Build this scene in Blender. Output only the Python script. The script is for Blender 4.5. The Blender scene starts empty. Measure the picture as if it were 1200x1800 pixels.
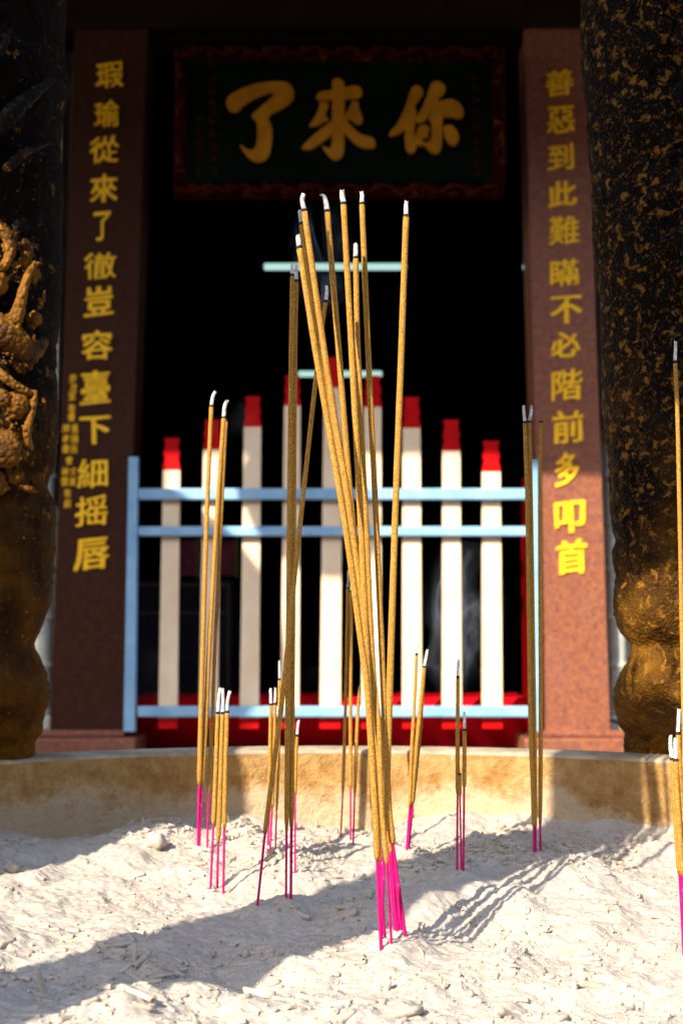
import bpy, bmesh, math, random
import numpy as np
from mathutils import Vector, Matrix, noise as mnoise

random.seed(11)
rng = np.random.default_rng(11)
R = math.radians
scene = bpy.context.scene
COL = scene.collection

# ------------------------------------------------------------------ camera
CZ = 1.30                      # eye height above the paving
F = 2600.0                     # focal length in photo pixels (1200 x 1800)
PITCH = math.atan(200.0 / F)   # camera tilted up a little
cam_d = bpy.data.cameras.new("camera")
cam_d.sensor_fit = 'HORIZONTAL'
cam_d.sensor_width = 36.0
cam_d.lens = F / 1200.0 * 36.0
cam_d.clip_start = 0.02
cam_d.clip_end = 500
cam_d.dof.use_dof = True
cam_d.dof.focus_distance = 0.90
cam_d.dof.aperture_fstop = 25.0
cam = bpy.data.objects.new("camera", cam_d)
COL.objects.link(cam)
cam.location = (0, 0, CZ)
cam.rotation_euler = (math.pi / 2 + PITCH, 0, 0)
scene.camera = cam

# ------------------------------------------------------------------ light
SUN_AZ = R(33.5)     # light travels this far right of straight ahead
SUN_EL = R(33.0)
world = bpy.data.worlds.new("World")
scene.world = world
world.use_nodes = True
wn = world.node_tree
sky = wn.nodes.new('ShaderNodeTexSky')
sky.sky_type = 'NISHITA'
sky.sun_disc = False
sky.sun_elevation = SUN_EL
sky.sun_rotation = math.pi + SUN_AZ
sky.air_density = 1.0
sky.dust_density = 1.0
bg = wn.nodes['Background']
wn.links.new(sky.outputs[0], bg.inputs[0])
bg.inputs[1].default_value = 0.15
sun_d = bpy.data.lights.new("sun", 'SUN')
sun_d.energy = 2.9
sun_d.angle = R(0.5)
sun_d.color = (1.0, 0.91, 0.77)
sun = bpy.data.objects.new("sun", sun_d)
COL.objects.link(sun)
Ldir = Vector((math.sin(SUN_AZ) * math.cos(SUN_EL), math.cos(SUN_AZ) * math.cos(SUN_EL), -math.sin(SUN_EL)))
sun.rotation_euler = Ldir.to_track_quat('-Z', 'Y').to_euler()
sun.location = (-3, -5, 6)

vs = scene.view_settings
vs.view_transform = 'Standard'
vs.look = 'None'
vs.gamma = 1.0
vs.use_curve_mapping = False
vs.exposure = 1.88
scene.render.engine = 'CYCLES'
scene.cycles.max_bounces = 8
scene.cycles.diffuse_bounces = 4
scene.cycles.volume_bounces = 0
scene.cycles.use_denoising = True

# ------------------------------------------------------------------ helpers
cp, sp = math.cos(PITCH), math.sin(PITCH)
def ray(px, py):
    u = (px - 600.0) / F
    v = (900.0 - py) / F
    return Vector((u, cp - v * sp, sp + v * cp))
def at(px, py, Y):
    r = ray(px, py)
    return Vector((0, 0, CZ)) + r * (Y / r.y)

def node_mat(name):
    m = bpy.data.materials.new(name)
    m.use_nodes = True
    nt = m.node_tree
    return m, nt, nt.nodes['Principled BSDF']

def ramp(nt, fac, stops):
    r = nt.nodes.new('ShaderNodeValToRGB')
    els = r.color_ramp.elements
    while len(els) > 1:
        els.remove(els[-1])
    for i, (p, c) in enumerate(stops):
        e = els[0] if i == 0 else els.new(p)
        e.position = p
        e.color = (*c, 1) if len(c) == 3 else c
    nt.links.new(fac, r.inputs[0])
    return r.outputs[0]

def nz(nt, scale, detail=4, rough=0.55, coord='Object', dist=0.0, vec=None):
    n = nt.nodes.new('ShaderNodeTexNoise')
    n.inputs['Scale'].default_value = scale
    n.inputs['Detail'].default_value = detail
    n.inputs['Roughness'].default_value = rough
    n.inputs['Distortion'].default_value = dist
    if vec is None:
        tc = nt.nodes.new('ShaderNodeTexCoord')
        vec = tc.outputs[coord]
    nt.links.new(vec, n.inputs['Vector'])
    return n.outputs['Fac']

def mixc(nt, fac, a, b, mode='MIX'):
    m = nt.nodes.new('ShaderNodeMix')
    m.data_type = 'RGBA'
    m.blend_type = mode
    for sock, val in ((m.inputs[0], fac), (m.inputs[6], a), (m.inputs[7], b)):
        if hasattr(val, 'links'):
            nt.links.new(val, sock)
        elif isinstance(val, (int, float)):
            sock.default_value = val
        else:
            sock.default_value = (*val, 1)
    return m.outputs[2]

def bump(nt, bsdf, height, strength=0.4, dist=0.002):
    b = nt.nodes.new('ShaderNodeBump')
    b.inputs['Strength'].default_value = strength
    b.inputs['Distance'].default_value = dist
    nt.links.new(height, b.inputs['Height'])
    nt.links.new(b.outputs[0], bsdf.inputs['Normal'])

def simple_mat(name, c1, c2, scale=20, rough=0.6, detail=4, bstr=0.0, bdist=0.002, lo=0.35, hi=0.65, spec=0.5):
    m, nt, b = node_mat(name)
    f = nz(nt, scale, detail)
    nt.links.new(ramp(nt, f, [(lo, c1), (hi, c2)]), b.inputs['Base Color'])
    b.inputs['Roughness'].default_value = rough
    b.inputs['Specular IOR Level'].default_value = spec
    if bstr:
        bump(nt, b, f, bstr, bdist)
    return m

def tag(o, label=None, cat=None, group=None, kind=None):
    if label: o['label'] = label
    if cat: o['category'] = cat
    if group: o['group'] = group
    if kind: o['kind'] = kind
    return o

def empty(name, loc=(0, 0, 0), label=None, cat=None, group=None):
    o = bpy.data.objects.new(name, None)
    o.empty_display_size = 0.05
    o.location = loc
    COL.objects.link(o)
    return tag(o, label, cat, group)

def obj(name, verts, faces, mat, parent=None, smooth=False, matidx=None):
    """one mesh object; verts in world space, made local to the parent"""
    me = bpy.data.meshes.new(name)
    off = Vector((0, 0, 0))
    p = parent
    while p is not None:
        off += Vector(p.location)
        p = p.parent
    me.from_pydata([tuple(Vector(v) - off) for v in verts], [], [tuple(f) for f in faces])
    me.update()
    if isinstance(mat, (list, tuple)):
        for m in mat: me.materials.append(m)
        if matidx is not None:
            me.polygons.foreach_set('material_index', matidx)
    else:
        me.materials.append(mat)
    if smooth:
        me.polygons.foreach_set('use_smooth', [True] * len(me.polygons))
    o = bpy.data.objects.new(name, me)
    COL.objects.link(o)
    if parent is not None:
        o.parent = parent
    return o

class MB:
    """collects simple shapes into one mesh"""
    def __init__(s):
        s.v = []; s.f = []
    def add(s, vs, fs):
        n = len(s.v)
        s.v += [tuple(v) for v in vs]
        s.f += [tuple(i + n for i in f) for f in fs]
        return s
    def box(s, x0, x1, y0, y1, z0, z1, bev=0.0):
        if bev <= 0:
            vs = [(x0,y0,z0),(x1,y0,z0),(x1,y1,z0),(x0,y1,z0),(x0,y0,z1),(x1,y0,z1),(x1,y1,z1),(x0,y1,z1)]
            return s.add(vs, BOXF)
        bm = bmesh.new()
        bmesh.ops.create_cube(bm, size=1)
        for v in bm.verts:
            v.co = Vector(((x0+x1)/2 + v.co.x*(x1-x0), (y0+y1)/2 + v.co.y*(y1-y0), (z0+z1)/2 + v.co.z*(z1-z0)))
        bmesh.ops.bevel(bm, geom=bm.edges[:], offset=bev, segments=2, affect='EDGES', profile=0.5)
        bm.verts.ensure_lookup_table()
        s.add([v.co.copy() for v in bm.verts], [[v.index for v in f.verts] for f in bm.faces])
        bm.free()
        return s
    def hexa(s, front, back):
        """front/back: 4 points each, bl br tr tl"""
        return s.add(list(front) + list(back), [(0,1,2,3),(5,4,7,6),(4,0,3,7),(1,5,6,2),(3,2,6,7),(4,5,1,0)])
    def tube(s, pts, rad, n=10, cap=True, jit=0.0, squash=1.0):
        pts = [Vector(p) for p in pts]
        if not hasattr(rad, '__len__'): rad = [rad] * len(pts)
        vs, fs = [], []
        up = Vector((0, 1, 0))
        for i, p in enumerate(pts):
            t = (pts[min(i+1, len(pts)-1)] - pts[max(i-1, 0)]).normalized()
            a = t.cross(up)
            if a.length < 1e-4: a = t.cross(Vector((1, 0, 0)))
            a.normalize(); b = t.cross(a).normalized()
            for k in range(n):
                th = 2*math.pi*k/n
                r = rad[i] * (1 + random.uniform(-jit, jit))
                vs.append(p + a*math.cos(th)*r + b*math.sin(th)*r*squash)
        for i in range(len(pts)-1):
            for k in range(n):
                k2 = (k+1) % n
                fs.append((i*n+k, i*n+k2, (i+1)*n+k2, (i+1)*n+k))
        if cap:
            fs.append(tuple(range(n-1, -1, -1)))
            fs.append(tuple(range((len(pts)-1)*n, len(pts)*n)))
        return s.add(vs, fs)
    def lathe(s, prof, cx, cy, n=48, sx=1.0, sy=1.0, fn=None):
        vs, fs = [], []
        for i, (r, z) in enumerate(prof):
            for k in range(n):
                th = 2*math.pi*k/n
                rr = r if fn is None else fn(r, z, th)
                vs.append((cx + rr*sx*math.cos(th), cy + rr*sy*math.sin(th), z))
        for i in range(len(prof)-1):
            for k in range(n):
                k2 = (k+1) % n
                fs.append((i*n+k, i*n+k2, (i+1)*n+k2, (i+1)*n+k))
        return s.add(vs, fs)
    def prism(s, poly, y0, y1, flip=False):
        """poly: list of (x, z) points; extruded in y from y0 (front) to y1"""
        n = len(poly)
        area = sum(poly[i][0]*poly[(i+1)%n][1]-poly[(i+1)%n][0]*poly[i][1] for i in range(n))
        if area < 0: poly = poly[::-1]
        vs = [(x, y0, z) for x, z in poly] + [(x, y1, z) for x, z in poly]
        fs = [tuple(range(n)), tuple(range(2*n-1, n-1, -1))]
        for i in range(n):
            j = (i+1) % n
            fs.append((i, i+n, j+n, j))
        return s.add(vs, fs)
    def blob(s, c, r, n=10, m=8, rough=0.12, sc=(1,1,1)):
        vs, fs = [], []
        c = Vector(c)
        sd = random.uniform(0, 50)
        for i in range(m+1):
            ph = math.pi*i/m
            for k in range(n):
                th = 2*math.pi*k/n
                d = Vector((math.sin(ph)*math.cos(th), math.sin(ph)*math.sin(th), math.cos(ph)))
                q = 1 + rough*mnoise.noise(d*2.0 + Vector((sd, 0, 0)))*2
                vs.append(c + Vector((d.x*sc[0], d.y*sc[1], d.z*sc[2]))*r*q)
        for i in range(m):
            for k in range(n):
                k2 = (k+1) % n
                fs.append((i*n+k, (i+1)*n+k, (i+1)*n+k2, i*n+k2))
        return s.add(vs, fs)
    def build(s, name, mat, parent=None, smooth=False):
        return obj(name, s.v, s.f, mat, parent, smooth)
BOXF = [(0,3,2,1),(4,5,6,7),(0,1,5,4),(1,2,6,5),(2,3,7,6),(3,0,4,7)]

def catmull(pts, per=6):
    P = [Vector(p) for p in pts]
    if len(P) == 2: 
        return [P[0].lerp(P[1], i/per) for i in range(per+1)]
    P = [P[0]*2-P[1]] + P + [P[-1]*2-P[-2]]
    out = []
    for i in range(1, len(P)-2):
        p0, p1, p2, p3 = P[i-1:i+3]
        for k in range(per):
            t = k/per
            out.append(0.5*((2*p1)+(p2-p0)*t+(2*p0-5*p1+4*p2-p3)*t*t+(3*p1-p0-3*p2+p3)*t**3))
    out.append(P[-2])
    return out

# numpy value noise (smooth) -------------------------------------------------
def vnoise(x, y, seed=0):
    xi = np.floor(x).astype(np.int64); yi = np.floor(y).astype(np.int64)
    xf = x - xi; yf = y - yi
    u = xf*xf*xf*(xf*(xf*6-15)+10); v = yf*yf*yf*(yf*(yf*6-15)+10)
    def h(a, b):
        n = (a*374761393 + b*668265263 + seed*974634521) & 0xFFFFFFFF
        n = ((n ^ (n >> 13)) * 1274126177) & 0xFFFFFFFF
        n = (n ^ (n >> 16)) & 0xFFFF
        return n / 32767.5 - 1.0
    return ((h(xi, yi)*(1-u)+h(xi+1, yi)*u)*(1-v) + (h(xi, yi+1)*(1-u)+h(xi+1, yi+1)*u)*v)
def fbm(x, y, seed, octv=4, gain=0.5):
    s = 0; a = 1.0
    for o in range(octv):
        s = s + a*vnoise(x*2**o + 13.7*o, y*2**o - 7.3*o, seed+o)
        a *= gain
    return s

# ------------------------------------------------------------------ materials
def ash_material():
    m, nt, b = node_mat("ash_grey_white")
    big = nz(nt, 16, 5, 0.6)
    fine = nz(nt, 420, 5, 0.7)
    spk = nz(nt, 900, 2, 0.5)
    c = ramp(nt, big, [(0.3, (0.385, 0.325, 0.262)), (0.7, (0.46, 0.396, 0.326))])
    c2 = mixc(nt, 0.35, c, ramp(nt, fine, [(0.32, (0.22, 0.18, 0.142)), (0.62, (0.51, 0.45, 0.38))]))
    dark = ramp(nt, spk, [(0.26, (0.35, 0.33, 0.31)), (0.34, (1, 1, 1))])
    nt.links.new(mixc(nt, 1.0, c2, dark, 'MULTIPLY'), b.inputs['Base Color'])
    b.inputs['Roughness'].default_value = 0.95
    b.inputs['Specular IOR Level'].default_value = 0.1
    bump(nt, b, fine, 0.6, 0.0012)
    return m
M_ash = ash_material()

def fragment_material():
    m, nt, b = node_mat("ash_fragment_tan")
    info = nt.nodes.new('ShaderNodeObjectInfo')
    f = nz(nt, 260, 4, 0.6)
    big = nz(nt, 45, 2, 0.5)
    c = ramp(nt, f, [(0.3, (0.33, 0.255, 0.18)), (0.7, (0.46, 0.385, 0.30))])
    c = mixc(nt, ramp(nt, big, [(0.42, (0, 0, 0)), (0.6, (0.8, 0.8, 0.8))]), c, (0.45, 0.395, 0.335))
    nt.links.new(c, b.inputs['Base Color'])
    b.inputs['Roughness'].default_value = 0.95
    b.inputs['Specular IOR Level'].default_value = 0.1
    bump(nt, b, f, 0.5, 0.0008)
    return m
M_frag = fragment_material()

def coating_material():
    m, nt, b = node_mat("incense_coating_sand")
    f = nz(nt, 1000, 4, 0.75)
    g = nz(nt, 60, 3, 0.5)
    c = ramp(nt, f, [(0.31, (0.145, 0.054, 0.006)), (0.47, (0.365, 0.170, 0.021)), (0.66, (0.60, 0.36, 0.105))])
    c = mixc(nt, ramp(nt, g, [(0.35, (0, 0, 0)), (0.75, (0.35, 0.35, 0.35))]), c, (0.30, 0.125, 0.035))
    nt.links.new(c, b.inputs['Base Color'])
    b.inputs['Roughness'].default_value = 0.9
    b.inputs['Specular IOR Level'].default_value = 0.05
    bump(nt, b, f, 0.8, 0.0008)
    return m
M_coat = coating_material()
def pink_material():
    m, nt, b = node_mat("dyed_pink_bamboo")
    f = nz(nt, 60, 4, 0.6)
    g = nz(nt, 240, 4, 0.7)
    c = ramp(nt, f, [(0.3, (0.36, 0.002, 0.075)), (0.7, (0.60, 0.006, 0.17))])
    c = mixc(nt, ramp(nt, g, [(0.60, (0, 0, 0)), (0.72, (0.55, 0.55, 0.55))]), c, (0.50, 0.20, 0.24))
    nt.links.new(c, b.inputs['Base Color'])
    b.inputs['Roughness'].default_value = 0.75
    b.inputs['Specular IOR Level'].default_value = 0.12
    bump(nt, b, g, 0.3, 0.0006)
    return m
M_pink = pink_material()
M_tip = simple_mat("burnt_white_ash", (0.34, 0.31, 0.28), (0.74, 0.71, 0.67), 320, 0.95, bstr=0.5, bdist=0.0006, spec=0.1)
M_char = simple_mat("charred_edge", (0.012, 0.009, 0.007), (0.05, 0.04, 0.035), 600, 0.9, spec=0.1)

def wall_material():
    m, nt, b = node_mat("bowl_ochre_rust")
    tc = nt.nodes.new('ShaderNodeTexCoord')
    f1 = nz(nt, 9, 6, 0.65)
    f2 = nz(nt, 60, 5, 0.7)
    f3 = nz(nt, 170, 3, 0.6)
    base = ramp(nt, f1, [(0.30, (0.25, 0.115, 0.024)), (0.5, (0.35, 0.185, 0.052)), (0.68, (0.42, 0.27, 0.11))])
    base = mixc(nt, 0.5, base, ramp(nt, f2, [(0.35, (0.19, 0.078, 0.016)), (0.6, (0.45, 0.29, 0.115))]))
    flecks = ramp(nt, f3, [(0.70, (0, 0, 0)), (0.76, (1, 1, 1))])
    base = mixc(nt, flecks, base, (0.50, 0.42, 0.31))
    # ash dust clinging to the lower wall in an uneven drift
    sep = nt.nodes.new('ShaderNodeSeparateXYZ')
    nt.links.new(tc.outputs['Object'], sep.inputs[0])
    mr = nt.nodes.new('ShaderNodeMapRange')
    mr.inputs['From Min'].default_value = CZ - 0.117
    mr.inputs['From Max'].default_value = CZ - 0.178
    nt.links.new(sep.outputs['Z'], mr.inputs['Value'])
    ad = nt.nodes.new('ShaderNodeMath'); ad.operation = 'ADD'
    sc = nt.nodes.new('ShaderNodeMath'); sc.operation = 'MULTIPLY_ADD'
    nt.links.new(f1, sc.inputs[0]); sc.inputs[1].default_value = 2.2; sc.inputs[2].default_value = -1.1
    nt.links.new(mr.outputs[0], ad.inputs[0]); nt.links.new(sc.outputs[0], ad.inputs[1])
    ad2 = nt.nodes.new('ShaderNodeMath'); ad2.operation = 'MULTIPLY_ADD'
    nt.links.new(f2, ad2.inputs[0]); ad2.inputs[1].default_value = 0.8; ad2.inputs[2].default_value = -0.4
    ad3 = nt.nodes.new('ShaderNodeMath'); ad3.operation = 'ADD'
    nt.links.new(ad.outputs[0], ad3.inputs[0]); nt.links.new(ad2.outputs[0], ad3.inputs[1])
    dust = ramp(nt, ad3.outputs[0], [(0.40, (0, 0, 0)), (0.75, (0.85, 0.85, 0.85))])
    base = mixc(nt, dust, base, (0.46, 0.345, 0.215))
    nt.links.new(base, b.inputs['Base Color'])
    b.inputs['Roughness'].default_value = 0.8
    b.inputs['Specular IOR Level'].default_value = 0.25
    bump(nt, b, f2, 1.0, 0.006)
    return m
M_wall = wall_material()
M_rim = simple_mat("rim_pale_weathered", (0.27, 0.205, 0.13), (0.43, 0.345, 0.235), 55, 0.8, bstr=0.4, detail=6)

def bronze_material(name, brown, gold, spots, cover, rough, scale, shade_z, shade_w, bst=0.9, spec=0.05):
    """bare bronze, with overhead shade painted in as black above a ragged line"""
    m, nt, b = node_mat(name)
    tc = nt.nodes.new('ShaderNodeTexCoord')
    gm = nt.nodes.new('ShaderNodeNewGeometry')
    f1 = nz(nt, scale*0.35, 5, 0.6)
    f2 = nz(nt, scale, 4, 0.62, dist=0.4)
    f4 = nz(nt, scale*2.6, 3, 0.6)
    f3 = nz(nt, scale*4.0, 2, 0.5)
    fl = nz(nt, 14, 5, 0.65)
    base = ramp(nt, f1, [(0.34, brown), (0.66, gold)])
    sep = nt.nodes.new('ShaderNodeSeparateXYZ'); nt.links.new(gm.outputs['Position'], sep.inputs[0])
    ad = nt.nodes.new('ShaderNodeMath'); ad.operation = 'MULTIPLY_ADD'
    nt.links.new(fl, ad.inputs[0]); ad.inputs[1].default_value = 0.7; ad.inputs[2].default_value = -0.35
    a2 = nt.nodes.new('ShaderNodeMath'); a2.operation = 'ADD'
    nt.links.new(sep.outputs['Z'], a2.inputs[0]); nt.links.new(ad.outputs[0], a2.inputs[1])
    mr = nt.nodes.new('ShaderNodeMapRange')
    mr.inputs['From Min'].default_value = shade_z - shade_w; mr.inputs['From Max'].default_value = shade_z + shade_w
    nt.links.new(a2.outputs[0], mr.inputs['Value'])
    base = mixc(nt, mr.outputs[0], base, (0.0045, 0.0018, 0.0006))  # shade on the upper pillars painted in as near-black
    sp_ = ramp(nt, f2, [(cover, (0, 0, 0)), (cover+0.06, (1, 1, 1))])
    base = mixc(nt, sp_, base, spots)
    s2 = ramp(nt, f4, [(cover+0.02, (0, 0, 0)), (cover+0.07, (0.8, 0.8, 0.8))])
    base = mixc(nt, s2, base, (spots[0]*0.6, spots[1]*0.5, spots[2]*0.4))
    wf = ramp(nt, f3, [(0.715, (0, 0, 0)), (0.75, (1, 1, 1))])
    base = mixc(nt, wf, base, (0.32, 0.20, 0.08))
    nt.links.new(base, b.inputs['Base Color'])
    b.inputs['Roughness'].default_value = rough
    b.inputs['Specular IOR Level'].default_value = 0.05
    vo = nt.nodes.new('ShaderNodeTexVoronoi'); vo.inputs['Scale'].default_value = scale*3.2
    nt.links.new(tc.outputs['Object'], vo.inputs['Vector'])
    hh = nt.nodes.new('ShaderNodeMath'); hh.operation = 'MULTIPLY_ADD'
    nt.links.new(vo.outputs['Distance'], hh.inputs[0]); hh.inputs[1].default_value = -0.9; nt.links.new(f2, hh.inputs[2])
    bump(nt, b, hh.outputs[0], bst, 0.004)
    b.inputs['Specular IOR Level'].default_value = spec
    return m
M_bronzeL = bronze_material("top_shade_bronze_gold", (0.040, 0.014, 0.002), (0.23, 0.095, 0.009), (0.30, 0.13, 0.012), 0.63, 0.5, 70, CZ+0.36, 0.05, 0.75, 0.10)
M_bronzeCore = bronze_material("top_shade_bronze_core", (0.045, 0.016, 0.002), (0.16, 0.064, 0.006), (0.16, 0.066, 0.007), 0.62, 0.6, 60, CZ+0.05, 0.14, 0.4)
M_bronzeR = bronze_material("top_shade_bronze_speckled", (0.040, 0.016, 0.002), (0.17, 0.072, 0.007), (0.19, 0.084, 0.011), 0.565, 0.5, 115, CZ+0.02, 0.16, 0.5)

def granite_material(name, k, rough, spec=0.25):
    m, nt, b = node_mat(name)
    f1 = nz(nt, 34, 5, 0.75)
    f2 = nz(nt, 80, 3, 0.7)
    f3 = nz(nt, 5.0, 5, 0.65)
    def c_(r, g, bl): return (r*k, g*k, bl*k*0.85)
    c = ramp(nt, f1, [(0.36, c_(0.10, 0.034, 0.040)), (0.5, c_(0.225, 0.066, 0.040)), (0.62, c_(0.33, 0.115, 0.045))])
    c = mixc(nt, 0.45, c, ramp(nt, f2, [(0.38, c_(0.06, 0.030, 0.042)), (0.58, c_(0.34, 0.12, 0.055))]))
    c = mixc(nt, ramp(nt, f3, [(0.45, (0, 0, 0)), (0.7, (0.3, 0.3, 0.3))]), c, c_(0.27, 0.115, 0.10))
    nt.links.new(c, b.inputs['Base Color'])
    b.inputs['Roughness'].default_value = rough
    b.inputs['Specular IOR Level'].default_value = spec
    return m
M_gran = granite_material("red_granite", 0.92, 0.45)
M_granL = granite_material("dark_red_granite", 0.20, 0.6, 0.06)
M_goldtx = simple_mat("gilded_letters", (0.90, 0.46, 0.008), (0.99, 0.58, 0.014), 60, 0.5, spec=0.2)
M_goldbig = simple_mat("plaque_gold", (0.35, 0.130, 0.004), (0.48, 0.190, 0.006), 14, 0.6, spec=0.12)
M_goldtiny = simple_mat("plaque_dull_gold", (0.035, 0.004, 0.0015), (0.06, 0.009, 0.002), 30, 0.8, spec=0.04)
M_blue = simple_mat("pale_blue_paint", (0.17, 0.34, 0.50), (0.25, 0.43, 0.58), 12, 0.45, detail=6)
M_slat = simple_mat("cream_paint", (0.72, 0.52, 0.325), (0.80, 0.61, 0.40), 9, 0.5, detail=5)
M_red = simple_mat("bright_red_paint", (0.42, 0.0015, 0.002), (0.50, 0.002, 0.003), 15, 0.6, spec=0.08)
M_redsill = simple_mat("deep_red_paint", (0.50, 0.002, 0.008), (0.60, 0.003, 0.011), 6, 0.6, spec=0.1)
M_stone = simple_mat("grey_green_stone", (0.36, 0.36, 0.30), (0.50, 0.49, 0.41), 25, 0.8, bstr=0.2, detail=6)
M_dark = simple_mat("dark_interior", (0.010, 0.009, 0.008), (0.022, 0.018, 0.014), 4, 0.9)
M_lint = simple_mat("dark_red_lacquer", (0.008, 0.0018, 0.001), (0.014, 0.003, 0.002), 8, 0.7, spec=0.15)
M_green = simple_mat("plaque_black_green", (0.0015, 0.0040, 0.0018), (0.003, 0.007, 0.0035), 5, 0.9, spec=0.03)
M_paving = simple_mat("grey_paving", (0.075, 0.07, 0.066), (0.11, 0.105, 0.10), 2.5, 0.85, detail=6)
M_roof = simple_mat("roof_tile_brown", (0.10, 0.055, 0.035), (0.16, 0.085, 0.05), 10, 0.8)
M_cable = simple_mat("black_cable", (0.004, 0.006, 0.005), (0.009, 0.012, 0.010), 40, 0.9, spec=0.02)
M_shadow_lantern = simple_mat("shadow_lantern_red", (0.45, 0.02, 0.015), (0.55, 0.04, 0.02), 20, 0.6)

def frame_material():
    m, nt, b = node_mat("carved_red_gold")
    f = nz(nt, 22, 3, 0.6, dist=1.5)
    nt.links.new(ramp(nt, f, [(0.44, (0.010, 0.0003, 0.0006)), (0.58, (0.035, 0.0015, 0.001)), (0.70, (0.12, 0.030, 0.002))]), b.inputs['Base Color'])
    b.inputs['Roughness'].default_value = 0.85
    b.inputs['Specular IOR Level'].default_value = 0.04
    bump(nt, b, f, 0.9, 0.02)
    return m
M_frame = frame_material()

def tube_material():
    m, nt, b = node_mat("lit_tube")
    b.inputs['Base Color'].default_value = (0.8, 0.85, 0.85, 1)
    b.inputs['Emission Color'].default_value = (0.62, 1.0, 0.92, 1)
    b.inputs['Emission Strength'].default_value = 0.22
    return m
M_tube = tube_material()

# ------------------------------------------------------------------ ground
g = obj("paving_ground", [(-150,-150,0),(150,-150,0),(150,150,0),(-150,150,0)], [(0,1,2,3)], M_paving)
tag(g, kind='structure')

# ------------------------------------------------------------------ temple
YF = 5.80     # face of the door posts
YG = 5.80     # gate plane
ZF = at(600, 1336, 6.0).z      # porch floor
temple = empty("temple", (0, YF, 0), "dark temple front with two inscribed red granite door posts and a deep shaded hall", "temple")

def post_part(bl, br, tr, tl, depth):
    p = [at(x, y, YF) for x, y in (bl, br, tr, tl)]
    q = [v + Vector((0, depth, 0)) for v in p]
    return MB().hexa(p, q)
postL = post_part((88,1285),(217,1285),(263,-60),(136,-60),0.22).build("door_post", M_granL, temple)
postR = post_part((955,1285),(1072,1285),(1025,-60),(918,-60),0.22).build("door_post", M_gran, temple)
postL['label'] = "left granite door post in shade with gold characters"
postR['label'] = "right granite door post sunlit at its foot with gold characters"

def px_box(mb, x0, y0, x1, y1, Ya, Yb, bev=0.0):
    a = at(x0, y1, Ya); c = at(x1, y0, Ya)
    return mb.box(a.x, c.x, Ya, Yb, a.z, c.z, bev)
# plinths with a stepped moulding
for x0, x1 in ((40, 238), (922, 1142)):
    m = MB()
    a = at(x0+22, 1284, YF-0.03); c = at(x1-20, 1298, YF-0.03)
    m.box(a.x, c.x, YF-0.03, YF+0.23, at(0,1296,YF-0.03).z, at(0,1284.5,YF-0.03).z, 0.006)
    a = at(x0, 1298, YF-0.09); c = at(x1, 1350, YF-0.09)
    m.box(a.x, c.x, YF-0.09, YF+0.24, ZF+0.001, at(0,1296,YF-0.03).z-0.001, 0.008)
    m.build("plinth", M_gran, temple)
# door head, lintel
m = MB(); a = at(60, 46, YF-0.02); c = at(1140, -120, YF-0.02)
m.box(a.x, c.x, YF-0.02, YF+0.24, a.z, c.z, 0.01).build("lintel", M_lint, temple)
m = MB(); a = at(235, 68, YF+0.05); c = at(945, 47, YF+0.05)
m.box(a.x, c.x, YF+0.05, YF+0.21, a.z, c.z, 0.004).build("head_moulding", M_lint, temple)
# threshold: a red board whose face leans back towards its foot
m = MB()
xl = at(228, 1270, 6.02).x; xr = at(930, 1270, 6.02).x
zt = at(0, 1226, 6.10).z; zm = at(0, 1258, 6.04).z; zb = ZF
m.add([(xl,6.10,zt),(xr,6.10,zt),(xr,6.04,zt-0.03),(xl,6.04,zt-0.03),(xl,6.04,zm),(xr,6.04,zm),(xr-0.03,6.04+(zm-zb)*1.22,zb),(xl+0.02,6.04+(zm-zb)*1.22,zb),(xl,6.5,zt),(xr,6.5,zt),(xr,6.5,zb),(xl,6.5,zb)],
      [(0,3,2,1),(3,4,5,2),(4,7,6,5),(0,1,9,8),(8,9,10,11),(7,11,10,6)])
m.build("threshold", M_redsill, temple)
m = MB(); px_box(m, 926, 838, 931, 1285, 6.05, 6.16); m.build("door_edge", M_redsill, temple)

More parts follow.
